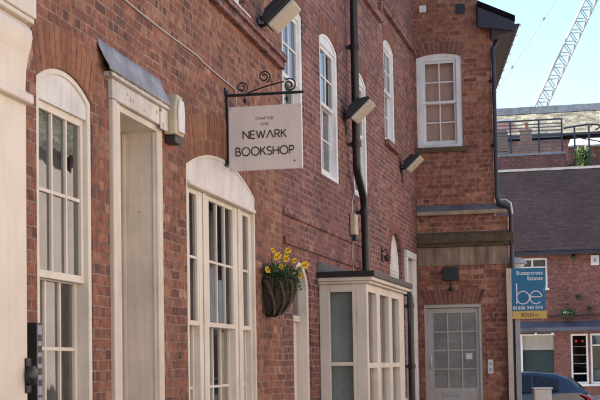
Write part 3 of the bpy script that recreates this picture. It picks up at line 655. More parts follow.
# ================================================================== LONG BRICK BUILDING (B)
B = thing('terrace_building', 'long purplish brick building with white arched upstairs windows and a shop bay', 'building', FB.O, FB.rot)
U = [(.10, 1.06, 3.72, 5.38, .10), (1.97, 3.03, 3.77, 5.40, .11), (4.02, 5.04, 3.77, 5.38, .11), (6.57, 7.53, 4.88, 6.36, .10)]
ARC = (6.80, 7.95, 1.0, 3.02, .54); BD = (.42, 1.26, 0, 2.42, .25); SUR = (8.30, 9.18, 0, 3.25, 0); BAYO = (1.77, 4.36, .63, 2.44, 0)
def op2(q): return [(q[0], max(q[2], .0005)), (q[1], max(q[2], .0005))]+seghead(q[0], q[1], q[3], q[4])
wall_sheet(MB(), [(.005, -.1), (LB+.3, -.1), (LB+.3, 9.2), (.005, 9.2)], [op2(q) for q in U+[ARC, BD, SUR, BAYO]]).build('wall', M['brick_b'], B)
shell(B, .01, LB+.3, 8, 9.2, M['brick_b'], M['claytile'], 12, floors=(3.45, 6.6))
for i, q in enumerate(U):
    fr = sash_window(B, *q, q[2]+(q[3]-q[2])*.54, 2, 2, 2, 'white', rec=.008, fw=.085, zhead=q[3]-.05, sill=i == 3, sillm='brick_b', proud=.07)
    brick_arch(B, q[0], q[1], q[3]+.003, q[4], .23, M['arch_b'])
fr = sash_window(B, *ARC, 2.15, 3, 2, 2, 'white', rec=.05, fw=.09, zhead=2.98); fr['label'] = 'round-headed white window behind the shop bay'
brick_arch(B, ARC[0], ARC[1], ARC[3]+.003, ARC[4], .14, M['arch_b'])
# string courses: corbelled brick bands
MB().box(2.2, 6.14, -.06, .01, 6.56, 6.66).box(6.145, 6.25, -.06, .01, 6.56, 7.6).box(6.30, LB-.01, -.06, .01, 6.81, 6.92).box(6.30, LB-.01, -.075, .01, 6.921, 6.965).build('string_course', M['brick_b'], B)
MB().box(.02, 4.56, -.022, .01, 3.101, 3.175).box(.02, 4.56, -.03, .01, 2.80, 2.87).build('string_course', M['brick_b'], B)
# cream door left of the bay
fr = frame_ring(MB(), *BD[:3], BD[3], BD[4], .09, .02, .16, .0).build('door_frame', M['cream'], B, bevel=.006)
MB().box(.515, 1.165, .14, .18, .03, 2.02).build('door', M['cream'], fr, bevel=.004)
MB().box(.515, 1.165, .10, .17, 2.021, 2.09).build('transom', M['cream'], fr, bevel=.004)
MB().box(.60, 1.08, .13, .139, .25, .85).box(.60, 1.08, .13, .139, 1.0, 1.85).build('door_panel', M['cream'], fr, bevel=.006)
MB().add([(.5, .12, 2.09), (1.18, .12, 2.09), (1.18, .12, 2.6), (.5, .12, 2.6)], [(0,1,2,3)]).build('fanlight', M['glass'], fr)
# tall white door case near the wing
fr = MB().box(8.22, 8.36, -.045, .02, 0, 3.25).box(9.12, 9.26, -.045, .02, 0, 3.25).box(8.22, 9.26, -.05, .02, 3.251, 3.36).build('door_case', M['white'], B, bevel=.008)
MB().box(8.365, 9.115, .16, .2, .03, 3.2).build('door', M['cream'], fr, bevel=.004); MB().box(8.361, 8.40, .0, .16, .03, 3.249).box(9.08, 9.119, .0, .16, .03, 3.249).build('lining', M['cream'], fr)
# projecting shop bay
by = MB().box(1.70, 4.44, -.56, -.005, 0, .62).build('shop_bay', M['cream'], B, bevel=.006); by['label'] = 'projecting cream shop bay with flat black roof edge'
OUT = .555
fb = MB()
def post(x0, x1, o0, o1, z0=.621, z1=2.46): fb.box(x0, x1, -o1, -o0, z0, z1)
post(1.70, 1.76, 0.005, .125); post(1.70, 1.76, .385, .431)                 # left return: stiles
post(1.70, 1.80, .432, OUT)                                               # corner post
for x0, x1 in ((2.36, 2.58), (3.24, 3.46), (4.05, 4.44)): post(x0, x1, .47, OUT)
post(4.38, 4.44, .005, .06); post(4.38, 4.44, .40, .469)
fb.box(1.702, 1.758, -.384, -.126, 2.37, 2.459).box(1.702, 1.758, -.384, -.126, 1.53, 1.575).box(1.702, 1.758, -.384, -.126, .622, .72)
for x0, x1 in ((1.801, 2.359), (2.581, 3.239), (3.461, 4.049)):
    fb.box(x0, x1, -OUT+.004, -.475, 2.37, 2.459).box(x0, x1, -OUT+.004, -.475, 1.50, 1.56).box(x0, x1, -OUT+.004, -.475, .622, .72)
    c = (x0+x1)/2
fb.build('bay_frame', M['cream'], by, bevel=.005)
pm = MB().add([(1.73, -.386, .7), (1.73, -.12, .7), (1.73, -.12, 2.38), (1.73, -.386, 2.38)], [(0,1,2,3)])
pm.add([(4.41, -.41, .7), (4.41, -.05, .7), (4.41, -.05, 2.46), (4.41, -.41, 2.46)], [(0,1,2,3)])
pm.add([(1.85, -.5, .7), (4.3, -.5, .7), (4.3, -.5, 2.38), (1.85, -.5, 2.38)], [(0,1,2,3)]).build('pane', M['glass_shop'], by)
MB().box(1.66, 4.48, -.60, -.004, 2.461, 2.49).box(1.63, 4.51, -.635, -.004, 2.491, 2.535).build('cornice', M['cream'], by, bevel=.008)
MB().box(1.60, 4.54, -.665, -.003, 2.536, 2.60).build('roof', M['black'], by, bevel=.004)
MB().prism([(-.36, 2.601), (-.003, 2.601), (-.003, 2.725), (-.02, 2.725)], 1.66, 4.48, 'x').build('lead_flashing', M['lead'], by)
for c0, c1 in ((2.6, 2.9), (3.3, 3.6)): MB().grid([[(c0+(c1-c0)*i/20, -.22+.02*math.sin(i*1.2), z) for i in range(21)] for z in (.65, 1.5)]).build('curtain', M['curtain'], by, smooth=True)

MB().box(1.80, 1.805, -.44, -.02, .7, 2.44).build('blind', plain('grey_green_blind', (.30, .33, .30), .9, var=.3, scale=3), by)
MB().box(1.95, 4.05, -.462, -.45, .73, 1.50).build('shutter', M['cream'], by)
yl = plain('yellow_reflection_tint', (.70, .52, .08), .8, var=.3, scale=9)
for x in (2.02, 2.76, 3.62):  # coloured boards stand in for reflections in the upper bay panes
    MB().box(x, x+.32, -.455, -.445, 1.58, 1.86).build('reflection_board', bl, by); MB().box(x+.02, x+.30, -.455, -.445, 1.862, 1.92).build('reflection_board', yl, by)
    MB().box(x+.03, x+.30, -.455, -.445, 1.922, 2.16).build('reflection_board', M['curtain'], by)
# drainpipes
def drainpipe(label, pts, r, mname, clips):
    root = thing('drainpipe', label, 'drainpipe', pts[-1])
    o = Vector(pts[-1]); MB().tube([Vector(p)-o for p in pts], r, 12).build('pipe', M[mname], root, smooth=True)
    for (p, q) in clips:
        p = Vector(p); MB().tube([p-o-Vector((0,0,.035)), p-o+Vector((0,0,.035))], r*1.28, 12).obox(p-o+(Vector(q)-p)*.5, (Vector(q)-p)*.5+Vector((0,0,.001)), (Vector(q)-p).cross(Vector((0,0,1))).normalized()*r*.55, (0,0,.02)).build('clip', M[mname], root)
    return root
o = .11
P = [FB.at(3.63, o, 9.1), FB.at(3.63, o, 4.10), FB.at(3.68, o, 3.99), FB.at(4.06, o, 3.74), FB.at(4.13, o, 3.62), FB.at(4.18, o, 2.61)]
drainpipe('tall black drainpipe with a bend, dropping behind a floodlight to the shop bay roof', P, .052, 'black', [(FB.at(3.63, o, 5.62), FB.at(3.63, .0, 5.62)), (FB.at(3.63, o, 7.4), FB.at(3.63, 0, 7.4)), (FB.at(3.63, o, 4.36), FB.at(3.63, 0, 4.36)), (FB.at(4.14, o, 3.54), FB.at(4.14, 0, 3.54))])
P = [FB.at(8.02, .02, 2.66), FB.at(8.02, .09, 2.64), FB.at(8.02, .11, 2.56), FB.at(8.02, .11, 0)]
drainpipe('short black waste pipe beside the tall white door case', P, .05, 'black', [(FB.at(8.02, .11, z), FB.at(8.02, 0, z)) for z in (2.45, 1.5, .5)])
b = thing('junction_box', 'small beige junction box with a black base beside the tall drainpipe', 'junction box', FB.at(3.72), FB.rot)
MB().box(-.09, .09, -.085, -.002, 3.20, 3.475).build('case', M['dirty_pl'], b, bevel=.02); MB().box(-.06, .06, -.08, -.002, 3.13, 3.199).build('base', M['blackplastic'], b, bevel=.006)
for pp in ([(0.03, -.02, 3.13), (.03, -.012, 2.95), (.05, -.012, 2.72)], [(0.03, -.02, 3.47), (.05, -.012, 3.62), (.2, -.012, 3.75)]): MB().tube(pp, .008, 6).build('conduit', M['cable'], b, smooth=True)
b = thing('wall_lantern', 'small rusty iron lantern bracket on the wall above the shop bay', 'lantern', FB.at(6.05, 0, 3.12), FB.rotn)
MB().box(0, .015, -.04, .04, -.09, .11).build('back_plate', plain('rusty_iron', (.06, .035, .028), .8, var=.5), b, bevel=.005)
MB().tube([(.01, 0, .04), (.05, 0, .075), (.085, 0, .05), (.085, 0, .0)], .010, 8).build('arm', M['iron'], b, smooth=True)
MB().lathe([(0, .02), (.04, 0), (.052, -.025), (.04, -.075), (.02, -.09), (0, -.09)], (.085, 0, -.01), 10).build('lamp', plain('rusty_cup', (.09, .05, .04), .7, var=.5), b, smooth=True)

# ================================================================== WING (C)
W = thing('wing_building', 'narrow brick gable facing us with a grey glazed door and one white window', 'building', FW.O, FW.rot)
UW = (.03, .81, 5.22, 6.78, .06); WD = (.085, 1.06, 0, 2.53, 0)
XU, XL, XL0 = 1.315, 1.53, -4.5
wall_sheet(MB(), [(.002, 3.95), (XU, 3.95), (XU, 7.245), (1.09, 7.245), (1.09, 9.0), (.002, 9.4)], [op2(UW)], 0, .3).build('wall', M['brick_w'], W)
wall_sheet(MB(), [(.002, -.1), (XL, -.1), (XL, 4.0), (.002, 4.0)], [op2(WD)], -.03, .3).build('wall', M['brick_w'], W)
ex = Vector((-.103, 1)).normalized() if False else None
# side and rear of the wing (runs back from the street at a slight angle)
bk = 12.0; dx = -1.9
side = MB().add([(XU, .3, 0), (XU+dx, bk, 0), (XU+dx-4, bk, 0), (XU-1.31, .3, 0), (XU, .3, 7.2), (XU+dx, bk, 7.2), (XU+dx-4, bk, 7.2), (XU-1.31, .3, 7.2)], [(0,1,5,4),(1,2,6,5),(2,3,7,6),(4,5,6,7)])
side.build('side_wall', M['brick_w'], W)
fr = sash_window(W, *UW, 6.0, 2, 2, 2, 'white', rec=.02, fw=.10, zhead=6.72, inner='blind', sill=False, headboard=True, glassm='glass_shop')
fr['label'] = 'white sash window of eight panes high in the wing'
MB().box(-.0+.005, .87, -.05, .02, 5.13, 5.218).build('sill', M['moss'], fr, bevel=.01)
brick_arch(W, UW[0]+.03, UW[1], UW[3]+.003, UW[4], .22, M['arch_b'])
MB().box(.10, .74, .17, .18, 5.28, 5.70).build('curtain', plain('peach_blind', (.80, .52, .42), .9), fr)
# ledges: lead, sandstone, brick, mossy cornice and stone band
MB().prism([(-.075, 4.13), (.0, 4.22), (.0, 4.125), (-.075, 4.115)], .004, XL, 'x').build('lead_flashing', M['leaddark'], W)
MB().box(.004, XL+.02, -.10, -.001, 4.045, 4.114).build('ledge', M['stone'], W, bevel=.012)
MB().prism([(-.031, 3.50), (-.09, 3.505), (-.10, 3.55), (-.14, 3.57), (-.145, 3.69), (-.12, 3.71), (-.031, 3.76)], .004, XL+.11, 'x').build('cornice', M['moss'], W, bevel=.01)
MB().box(.004, XL-.005, -.045, -.031, 3.19, 3.498).build('stone_band', M['streak'], W)
brick_arch(W, .10, 1.05, 2.548, .0, .25, M['arch_b'], y=-.04).location.y = -.0
# roof: verge, boxed eaves and gutter along the right side
rise = .50
def rz(x, z0=7.26): return z0+(1.70-x)*rise
EX = 1.72
gx = [(EX+.0, 7.26), (-2.6, rz(-2.6)), (-2.6, rz(-2.6)+.09), (EX, 7.35)]
def slant(poly, y0, y1, k): return MB().add([(p[0]+k*y0, y0, p[1]) for p in poly]+[(p[0]+k*y1, y1, p[1]) for p in poly], [tuple(range(len(poly))), tuple(range(2*len(poly)-1, len(poly)-1, -1))]+[(i, i+len(poly), (i+1) % len(poly)+len(poly), (i+1) % len(poly)) for i in range(len(poly))])
KS = dx/bk
slant(gx, .302, bk, KS).build('roof', M['slate'], W)
slant([(EX, 7.26), (1.095, rz(1.095)), (1.095, rz(1.095)+.09), (EX, 7.35)], -.22, .30, KS).build('eave_return', M['slate'], W)
M['board'] = paint('dark_barge_board', (.035, .038, .055), .5, .3)
M['soffit'] = paint('brown_soffit', (.06, .045, .045), .7, .3)
slant([(EX-.01, 7.10), (EX-.01, 7.255), (1.096, rz(1.096)-.012), (1.096, 7.2)], -.20, -.14, KS).build('barge_board', M['board'], W)
slant([(EX-.02, 7.10), (EX-.02, 7.25), (XU+.01, 7.25), (XU+.01, 7.02)], -.139, bk, KS).build('soffit', M['soffit'], W)
mb = MB()
gp = [(EX+.02+.055*math.cos(R(a)), 7.20+.055*math.sin(R(a))) for a in range(180, 361, 20)]
mb = slant(gp+[(EX+.075, 7.215), (EX-.035, 7.215)], -.18, bk, KS); gt = mb.build('gutter', M['board'], W)
mb = MB()
for i in range(16):
    y = .05+i*.72; x = EX+KS*y; mb.lathe([(0, .02), (.022, .012), (.03, 0), (.022, -.014), (0, -.02)], (x+.10, y, 7.245), 8)
mb.build('gutter_bracket', M['white_pl'], W, smooth=True)
# grey front door
dfr = MB().box(.085, .135, -.02, .12, 0, 2.475).box(1.01, 1.06, -.02, .12, 0, 2.475).box(.085, 1.06, -.02, .12, 2.476, 2.53).build('door_frame', M['grey_door'], W, bevel=.005)
lf = MB().box(.137, .235, .03, .075, .03, 2.47).box(.945, 1.008, .03, .075, .03, 2.47).box(.236, .944, .031, .074, 2.385, 2.47).box(.236, .944, .031, .074, .03, 1.12)
for x in (.472, .708): lf.box(x-.012, x+.012, .033, .07, 1.121, 2.384)
for z in (1.436, 1.752, 2.068):
    for x0, x1 in ((.236, .459), (.485, .695), (.721, .944)): lf.box(x0, x1, .034, .069, z-.012, z+.012)
leaf = lf.build('door', M['grey_door'], W, bevel=.004); leaf['label'] = 'lilac-grey door glazed with twelve obscure panes'
m, t, bs = mat('obscure_glass'); co = objco(t)
t.links.new(mix(t, 1, ramp(t, noise(t, co, 32, 5, .8), [(.32, (.17, .16, .15)), (.68, (.34, .32, .30))]), ramp(t, noise(t, co, 2.2, 2), [(.3, g(.75)), (.7, g(1.15))]), 'MULTIPLY'), bs.inputs['Base Color']); bs.inputs['Roughness'].default_value = .2; bump(t, bs, noise(t, co, 60, 3), .6, .006)
MB().box(.24, .94, .048, .054, 1.12, 2.385).build('pane', m, leaf)
MB().box(.36, .66, .022, .0298, .985, 1.045).build('letter_box', M['metal'], leaf, bevel=.006)
MB().box(.77, .88, .040, .0335, 1.60, 1.70).build('notice', M['white_pl'], leaf)
MB().tube([(.19, -.01, 1.44), (.19, -.02, 1.50), (.19, -.02, 1.60), (.19, -.01, 1.66)], .011, 8).build('handle', M['metal'], leaf, smooth=True)
MB().lathe([(0, 0), (.022, 0), (.022, .012), (0, .014)], (0, 0, 0), 14).build('lock', M['metal'], leaf, smooth=True, loc=(.19, .03, 1.13)).rotation_euler = (R(90), 0, 0)
# things fixed to the wing
b = thing('intercom', 'white door entry panel with two buttons on brick right of the grey door', 'intercom', FW.at(1.19, .03, 1.47), FW.rot)
MB().box(-.045, .045, -.03, 0, -.12, .12).build('case', M['white_pl'], b, bevel=.008); MB().box(-.022, .022, -.034, -.0305, -.07, -.02).box(-.022, .022, -.034, -.0305, .02, .07).build('button', M['metal'], b, bevel=.004)
b = thing('black_floodlight', 'square black lamp box on a short stem above the grey door', 'floodlight', FW.at(.56, .03, 3.04), FW.rot)
MB().box(-.135, .135, -.10, -.03, -.11, .12).build('case', M['blackplastic'], b, bevel=.012); MB().box(-.03, .03, -.028, 0, -.05, .05).tube([(0, -.06, -.11), (0, -.06, -.22)], .018, 8).lathe([(0, .04), (.03, .03), (.04, 0), (.03, -.03), (0, -.04)], (0, -.065, -.25), 10).build('stem', M['blackplastic'], b)
b = tag(box(-.06, .06, -.05, 0, -.06, .06).build('white_sensor', M['white_pl'], bevel=.01), 'small white sensor cube high on the wing brickwork', 'sensor'); b.location = FW.at(.17, .0, 7.62); b.rotation_euler = (0,0,FW.rot)
b = tag(box(-.08, .08, -.02, 0, -.085, .085).build('air_vent', M['black'], bevel=.004), 'dark square air vent high on the wing brickwork', 'vent'); b.location = FW.at(.82, .0, 7.58); b.rotation_euler = (0,0,FW.rot)
for i in range(1):
    pass
P = [FW.at(EX-.3, -.2, 7.06), FW.at(XU+.03, .0, 6.85), FW.at(XU+.045, .045, 6.6), FW.at(XU+.045, .045, 4.32), FW.at(XU+.08, .07, 4.2), FW.at(XL+.03, .10, 4.13), FW.at(XL+.06, .08, 4.0), FW.at(XL+.05, .06, 0)]
drainpipe('slim dark drainpipe down the right corner of the wing stepping out over the ledges', P, .035, 'board', [(FW.at(XU+.045, .045, z), FW.at(XU-.03, 0, z)) for z in (5.2, 6.3)]+[(FW.at(XL+.05, .06, z), FW.at(XL-.02, .02, z)) for z in (3.0, 1.9, .8)])
P = [FW.at(1.42, .06, 4.27), FW.at(1.52, .12, 4.26), FW.at(1.60, .13, 4.20), FW.at(1.62, .13, 4.02)]
drainpipe('short white overflow pipe curling over the wing upper ledge', P, .016, 'white_pl', [])
b = thing('dome_lamp', 'grey dome-shaped wall lamp on the side of the wing above the estate board', 'lamp', FW.at(1.60, -.15, 3.22), FW.rot)
MB().lathe([(.0, .09), (.10, .075), (.18, .03), (.21, -.03), (.20, -.035), (0, -.03)], (.02, 0, 0), 20).build('dome', M['lead'], b, smooth=True); MB().lathe([(.0, -.036), (.17, -.036), (.12, -.11), (0, -.12)], (.02, 0, 0), 20).build('diffuser', M['white_pl'], b, smooth=True)
MB().box(-.35, -.1, -.02, .02, -.02, .02).build('arm', M['board'], b)

# estate agent's board
eb = thing('estate_agent_board', 'blue and yellow estate agent board reading be and SOLD on a pale post', 'board', FW.at(1.60, .16, 0), FW.rot)
M['be_blue'] = plain('board_blue', (.012, .16, .31), .35, var=.1, scale=4, bmp=.03); M['be_yel'] = plain('board_yellow', (.72, .48, .12), .45, var=.1, scale=4, bmp=.03)
M['pale'] = paint('pale_timber', (.62, .53, .42), .6, .25)
MB().box(-.105, -.022, -.02, .06, 0, 3.10).build('post', M['pale'], eb, bevel=.004)
MB().box(.02, .10, .025, .085, 0, 2.60).build('post', paint('grey_timber', (.40, .40, .42), .6, .2), eb, bevel=.004)
BX0, BX1 = -.018, .53
MB().box(BX0, BX1, -.006, .006, 2.385, 3.095).build('panel', M['be_blue'], eb)
MB().box(BX0, BX1+.02, -.006, .006, 2.255, 2.384).build('sold_strip', M['be_yel'], eb)
def text(body, x, z, size, m, parent, y, align='LEFT', sx=1, bold=0):
    cu = bpy.data.curves.new('lettering', 'FONT'); cu.body = body; cu.size = size; cu.align_x = align; cu.extrude = .001; cu.offset = bold; cu.resolution_u = 3
    tmp = bpy.data.objects.new('tmp_text', cu); col.objects.link(tmp); dg = bpy.context.evaluated_depsgraph_get(); me = bpy.data.meshes.new_from_object(tmp.evaluated_get(dg))
    bpy.data.objects.remove(tmp); bpy.data.curves.remove(cu); me.materials.clear(); me.materials.append(m)
    o = bpy.data.objects.new('lettering', me); col.objects.link(o); o.parent = parent; o.location = (x, y, z); o.rotation_euler = (R(90), 0, 0); o.scale = (sx, 1, 1); return o
M['letw'] = plain('white_lettering', (.82, .83, .84), .5, var=.03, bmp=0)
text('Buttercross', BX1-.03, 2.985, .092, M['letw'], eb, -.008, 'RIGHT', 1.0, .0015); text('Estates', BX1-.03, 2.895, .092, M['letw'], eb, -.008, 'RIGHT', 1.0, .0015)
text('01636 343 014', BX0+.015, 2.41, .082, M['letw'], eb, -.008, 'LEFT', .98, .002)
text('SOLD', BX0+.14, 2.29, .085, M['ink'], eb, -.008, 'LEFT', 1.0, .001); text('stc', BX0+.37, 2.29, .06, M['ink'], eb, -.008)
mb = MB()                                   # the round be monogram
mb.tube([(.045, -.007, 2.84), (.062, -.007, 2.84), (.062, -.007, 2.50)], .011, 6)
mb.tube([(p[0], -.007, p[1]) for p in ell(.165, 2.605, .105, .105, 0, 360, 28)], .011, 6)
mb.tube([(.292, -.007, 2.615), (.470, -.007, 2.615)]+[(p[0], -.007, p[1]) for p in ell(.375, 2.605, .097, .105, 10, 318, 26)], .011, 6)
mb.build('monogram', M['letw'], eb, smooth=True)
MB().tube([(.49, -.007, 2.75), (.505, -.007, 2.75), (.505, -.007, 2.70)], .005, 6).build('corner_mark', plain('pale_blue_mark', (.16, .42, .50), .5, bmp=0), eb)

# ================================================================== PUB
PB = thing('pub_building', 'two-storey purplish brick pub with a dark slate roof closing the street', 'pub', FP.O, FP.rot)
PO = (.70, 1.70, 0, 2.36, 0); PW1 = (2.25, 2.79, .80, 2.39, 0); PW2 = (2.86, 4.05, .80, 2.39, 0); PU1 = (.64, 1.58, 3.88, 4.84, 0); PU2 = (4.4, 5.4, 3.88, 4.84, 0); PU3 = (-3, -2, 3.88, 4.84, 0); PW3 = (4.3, 5.9, .8, 2.4, 0)
PO = (.74, 1.72, 0, 2.36, 0)
def op3(q): return [(q[0], max(q[2], .0005)), (q[1], max(q[2], .0005)), (q[1], q[3]), (q[0], q[3])]
wall_sheet(MB(), [(-8, -.15), (12, -.15), (12, 5.1), (-8, 5.1)], [op3(q) for q in (PO, PW1, PW2, PU1, PU2, PU3, PW3)]).build('wall', M['brick_p'], PB)
MB().box(-8, -7.7, .3, 6.9, 0, 5.1).box(11.7, 12, .3, 6.9, 0, 5.1).box(-8, 12, 6.9, 7.2, 0, 5.1).prism([(.3, 5.1), (6.9, 5.1), (3.6, 8.0)], -8, -7.75, 'x').prism([(.3, 5.1), (6.9, 5.1), (3.6, 8.0)], 11.75, 12, 'x').build('rear_wall', M['brick_p'], PB)
MB().prism([(-.35, 4.92), (3.6, 8.06), (7.55, 4.92), (7.55, 5.04), (3.6, 8.19), (-.35, 5.04)], -8.2, 12.2, 'x').build('roof', M['slate'], PB)
MB().prism([(3.50, 8.13), (3.6, 8.23), (3.70, 8.13)], -8.2, 12.2, 'x').build('ridge_tile', plain('ridge_grey', (.09, .085, .09), .9, var=.6, scale=2), PB)
MB().box(-8.2, 12.2, -.46, -.352, 4.91, 5.01).build('gutter', M['board'], PB); MB().box(-8.1, 12.1, -.34, -.002, 4.94, 4.975).build('soffit', M['board'], PB)
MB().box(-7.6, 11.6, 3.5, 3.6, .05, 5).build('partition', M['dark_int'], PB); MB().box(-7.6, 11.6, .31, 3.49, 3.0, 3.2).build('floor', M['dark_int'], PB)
def flat_window(parent, q, cols, trans, m='white', inner=None):
    x0, x1, z0, z1 = q[:4]; f = MB().box(x0, x0+.06, .02, .10, z0, z1).box(x1-.06, x1, .02, .10, z0, z1).box(x0+.061, x1-.061, .02, .10, z1-.06, z1).box(x0+.061, x1-.061, .02, .10, z0, z0+.07)
    for i in range(1, cols): x = x0+(x1-x0)*i/cols; f.box(x-.03, x+.03, .025, .095, z0+.071, z1-.061)
    for z in trans:
        for i in range(cols): f.box(x0+(x1-x0)*i/cols+(.031 if i else .061), x0+(x1-x0)*(i+1)/cols-(.031 if i < cols-1 else .061), .03, .09, z-.02, z+.02)
    f = f.build('window', M[m], parent)
    MB().add([(x0+.03, .06, z0+.03), (x1-.03, .06, z0+.03), (x1-.03, .06, z1-.03), (x0+.03, .06, z1-.03)], [(0,1,2,3)]).build('pane', M['glass_far'], f)
    MB().box(x0-.05, x1+.05, -.05, .015, z0-.07, z0-.002).build('sill', M[m], f)
    if inner: MB().box(x0+.05, x1-.05, .2, .21, z0+.05, z1-.03).build('blind', M[inner], f)
    return f
flat_window(PB, PU1, 2, [4.55], inner='curtain'); flat_window(PB, PU2, 2, [4.55]); flat_window(PB, PU3, 2, [4.55])
fw1 = flat_window(PB, PW1, 1, [1.13]); thin = MB()
for z in (1.45, 1.72, 1.98): thin.box(PW1[0]+.062, PW1[1]-.062, .05, .058, z-.008, z+.008)
thin.build('glazing_bar', M['lead'], fw1)
M['neon'] = plain('red_lamp', (.7, .1, .03), .4); bs = M['neon'].node_tree.nodes['Principled BSDF']; bs.inputs['Emission Color'].default_value = (1, .12, .04, 1); bs.inputs['Emission Strength'].default_value = .12
nl = MB()
for x in (2.42, 2.62): nl.lathe([(0, -.035), (.028, -.028), (.036, 0), (.028, .028), (0, .035)], (x, .14, 2.16), 8)
nl.build('red_lamp', M['neon'], fw1, smooth=True)
fw2 = flat_window(PB, PW2, 2, [2.02]); flat_window(PB, PW3, 3, [2.02])
M['poster'] = plain('pale_blue_frieze', (.36, .42, .55), .6, var=.6, scale=14); MB().box(PW2[0]+.06, PW2[1]-.06, .15, .16, 2.04, 2.36).build('poster', M['poster'], fw2)
MB().box(PW2[0]+.08, PW2[0]+.32, .15, .16, .9, 1.25).build('notice', M['curtain'], fw2)
en = MB().box(.68, .739, -.03, .12, 0, 2.36).box(.68, 1.76, -.03, .01, 2.361, 2.41).build('entrance', M['white'], PB)
MB().box(.741, 1.719, .02, .07, 1.90, 2.355).build('entrance_panel', paint('beige_panel', (.38, .34, .29), .6, .2), en); MB().box(.741, 1.719, .10, .15, .02, 1.898).build('door', paint('dark_green_door', (.025, .05, .05), .4, .2), en)
# lead-covered fascia canopy across the ground floor
MB().prism([(-.34, 2.50), (-.34, 2.60), (-.003, 2.80), (-.003, 2.45)], .3, 11, 'x').build('canopy', paint('canopy_lead', (.12, .125, .16), .5, .4), PB)
MB().box(.3, 11, -.06, -.003, 2.955, 2.985).build('cable_tray', M['board'], PB)
def pubthing(nm, lab, cat, s, z, group=None): return thing(nm, lab, cat, FP.at(s, 0, z), FP.rot, group)
for s, lab in ((.62, 'white spotlight under the pub canopy at the left of the entrance'), (1.19, 'white spotlight under the pub canopy over the entrance'), (1.71, 'white spotlight under the pub canopy between entrance and first window')):
    b = pubthing('spotlight', lab, 'spotlight', s, 2.44, 'spotlights under the pub canopy')
    MB().tube([(0, -.3, .06), (0, -.3, .0)], .015, 6).build('stem', M['board'], b); MB().lathe([(0, .04), (.035, .03), (.05, -.05), (0, -.05)], (0, -.3, -.03), 10).build('lamp', M['white_pl'], b, smooth=True)
hb = pubthing('hanging_basket', 'bushy green hanging basket on the pub wall above the canopy', 'hanging basket', 2.2, 3.0)
MB().lathe([(0, -.22), (.12, -.19), (.22, -.08), (.26, 0), (0, 0)], (0, -.30, 0), 16).build('bowl', M['coir'], hb, smooth=True)
MB().tube([(0, 0, .33), (0, -.30, .36), (0, -.30, .30)], .012, 6).build('bracket', M['iron'], hb)
mb = MB()
for i in range(420):
    d = Vector((rnd.gauss(0,1), rnd.gauss(0,1), rnd.gauss(0,1))).normalized(); c = Vector((d.x*.33*rnd.uniform(.5,1), -.30+d.y*.28, .06+d.z*.15*rnd.uniform(.4,1))); e = Vector((rnd.gauss(0,1), rnd.gauss(0,1), rnd.gauss(0,1))).normalized()*.05; s_ = e.cross(d).normalized()*.022
    mb.add([c-e*.5, c+s_, c+e*.5, c-s_], [(0,1,2,3)])
mb.build('foliage', M['leaf2'], hb, merge=False)
for s, z, lab in ((2.52, 3.56, 'small dark camera on the pub wall above the hanging basket'), (2.87, 3.17, 'small dark camera on the pub wall right of the hanging basket'), (2.42, 4.86, 'small dark camera under the pub eaves')):
    b = pubthing('security_camera', lab, 'camera', s, z, 'cameras on the pub wall')
    MB().box(-.07, .07, -.05, 0, -.07, .07).build('mount', M['board'], b, bevel=.01); MB().tube([(0, -.05, 0), (.03, -.22, -.05)], .055, 10).build('body', M['blackplastic'], b, smooth=True)
b = pubthing('alarm_box', 'white alarm box on the pub wall under the eaves at right', 'alarm box', 3.08, 4.93-.22)
MB().box(-.13, .13, -.09, 0, -.16, .17).build('case', M['white_pl'], b, bevel=.02); MB().box(-.05, .05, -.10, -.0905, -.05, .06).build('strobe', M['lead'], b, bevel=.01)

# ================================================================== things behind the pub
T = thing('roof_terrace_building', 'red brick block with a roof terrace rising behind the pub ridge', 'building', (7.0, 52.0, 0), FP.rot)
MB().box(-6, 2.95, 0, 8, 0, 9.18).build('wall', M['brick_p'], T); MB().box(-6.02, 2.97, -.03, .32, 9.181, 9.26).build('coping', M['lead'], T)
MB().box(2.955, 12, 3.0, 8, 0, 8.9).build('wall', M['brick_p'], T); MB().box(2.955, 12, 2.97, 5, 8.901, 9.83).build('wall', M['brick_p'], T)
MB().prism([(2.8, 9.84), (6.2, 10.62), (6.2, 10.68), (2.8, 9.90)], 2.96, 12, 'x').build('flat_roof', paint('white_membrane', (.40, .38, .39), .6, .1), T)
TB = thing('balustrade', 'dark slatted terrace balustrade with a glass end panel behind the pub roof', 'balustrade', FP.O*0+Vector((7.0, 52.0, 9.26)), FP.rot)
mb = MB()
for x in (-.1, .95, 2.0, 2.84): mb.box(x-.03, x+.03, .10, .16, 0, 1.22)
mb.box(-.5, 2.87, .09, .17, 1.221, 1.27)
mb.build('post', M['board'], TB)
mb = MB()
for k in range(9): mb.box(-.5, 2.81, .165, .18, .08+k*.125, .125+k*.125)
mb.build('slat', plain('grey_slat', (.12, .13, .16), .5), TB)
ts = thing('timber_screen', 'brown timber clad box behind the terrace balustrade', 'screen', FP.O*0+Vector((7.0, 53.0, 9.2)), FP.rot)
mb = MB()
for k in range(9): mb.box(.35, .98, 0, .5, .1+k*.115, .19+k*.115)
mb.build('cladding', plain('terrace_timber', (.26, .19, .13), .8, var=.4), ts); MB().box(.39, .94, .03, .47, 0, 1.14).build('carcass', M['board'], ts)
cn = thing('terrace_canopy', 'pale blue-white sloping canopy at the left end of the terrace', 'canopy', FP.O*0+Vector((7.0, 53.5, 9.2)), FP.rot)
MB().prism([(-.8, 1.28), (1.3, 1.52), (1.35, 1.62), (-.8, 1.38)], -.2, 2.2, 'y').build('roof', paint('canopy_white', (.60, .66, .72), .5, .1), cn)
MB().box(-.2, -.12, 0, .08, 0, 1.35).box(.2, .28, 2, 2.08, 0, 1.4).build('post', M['board'], cn)
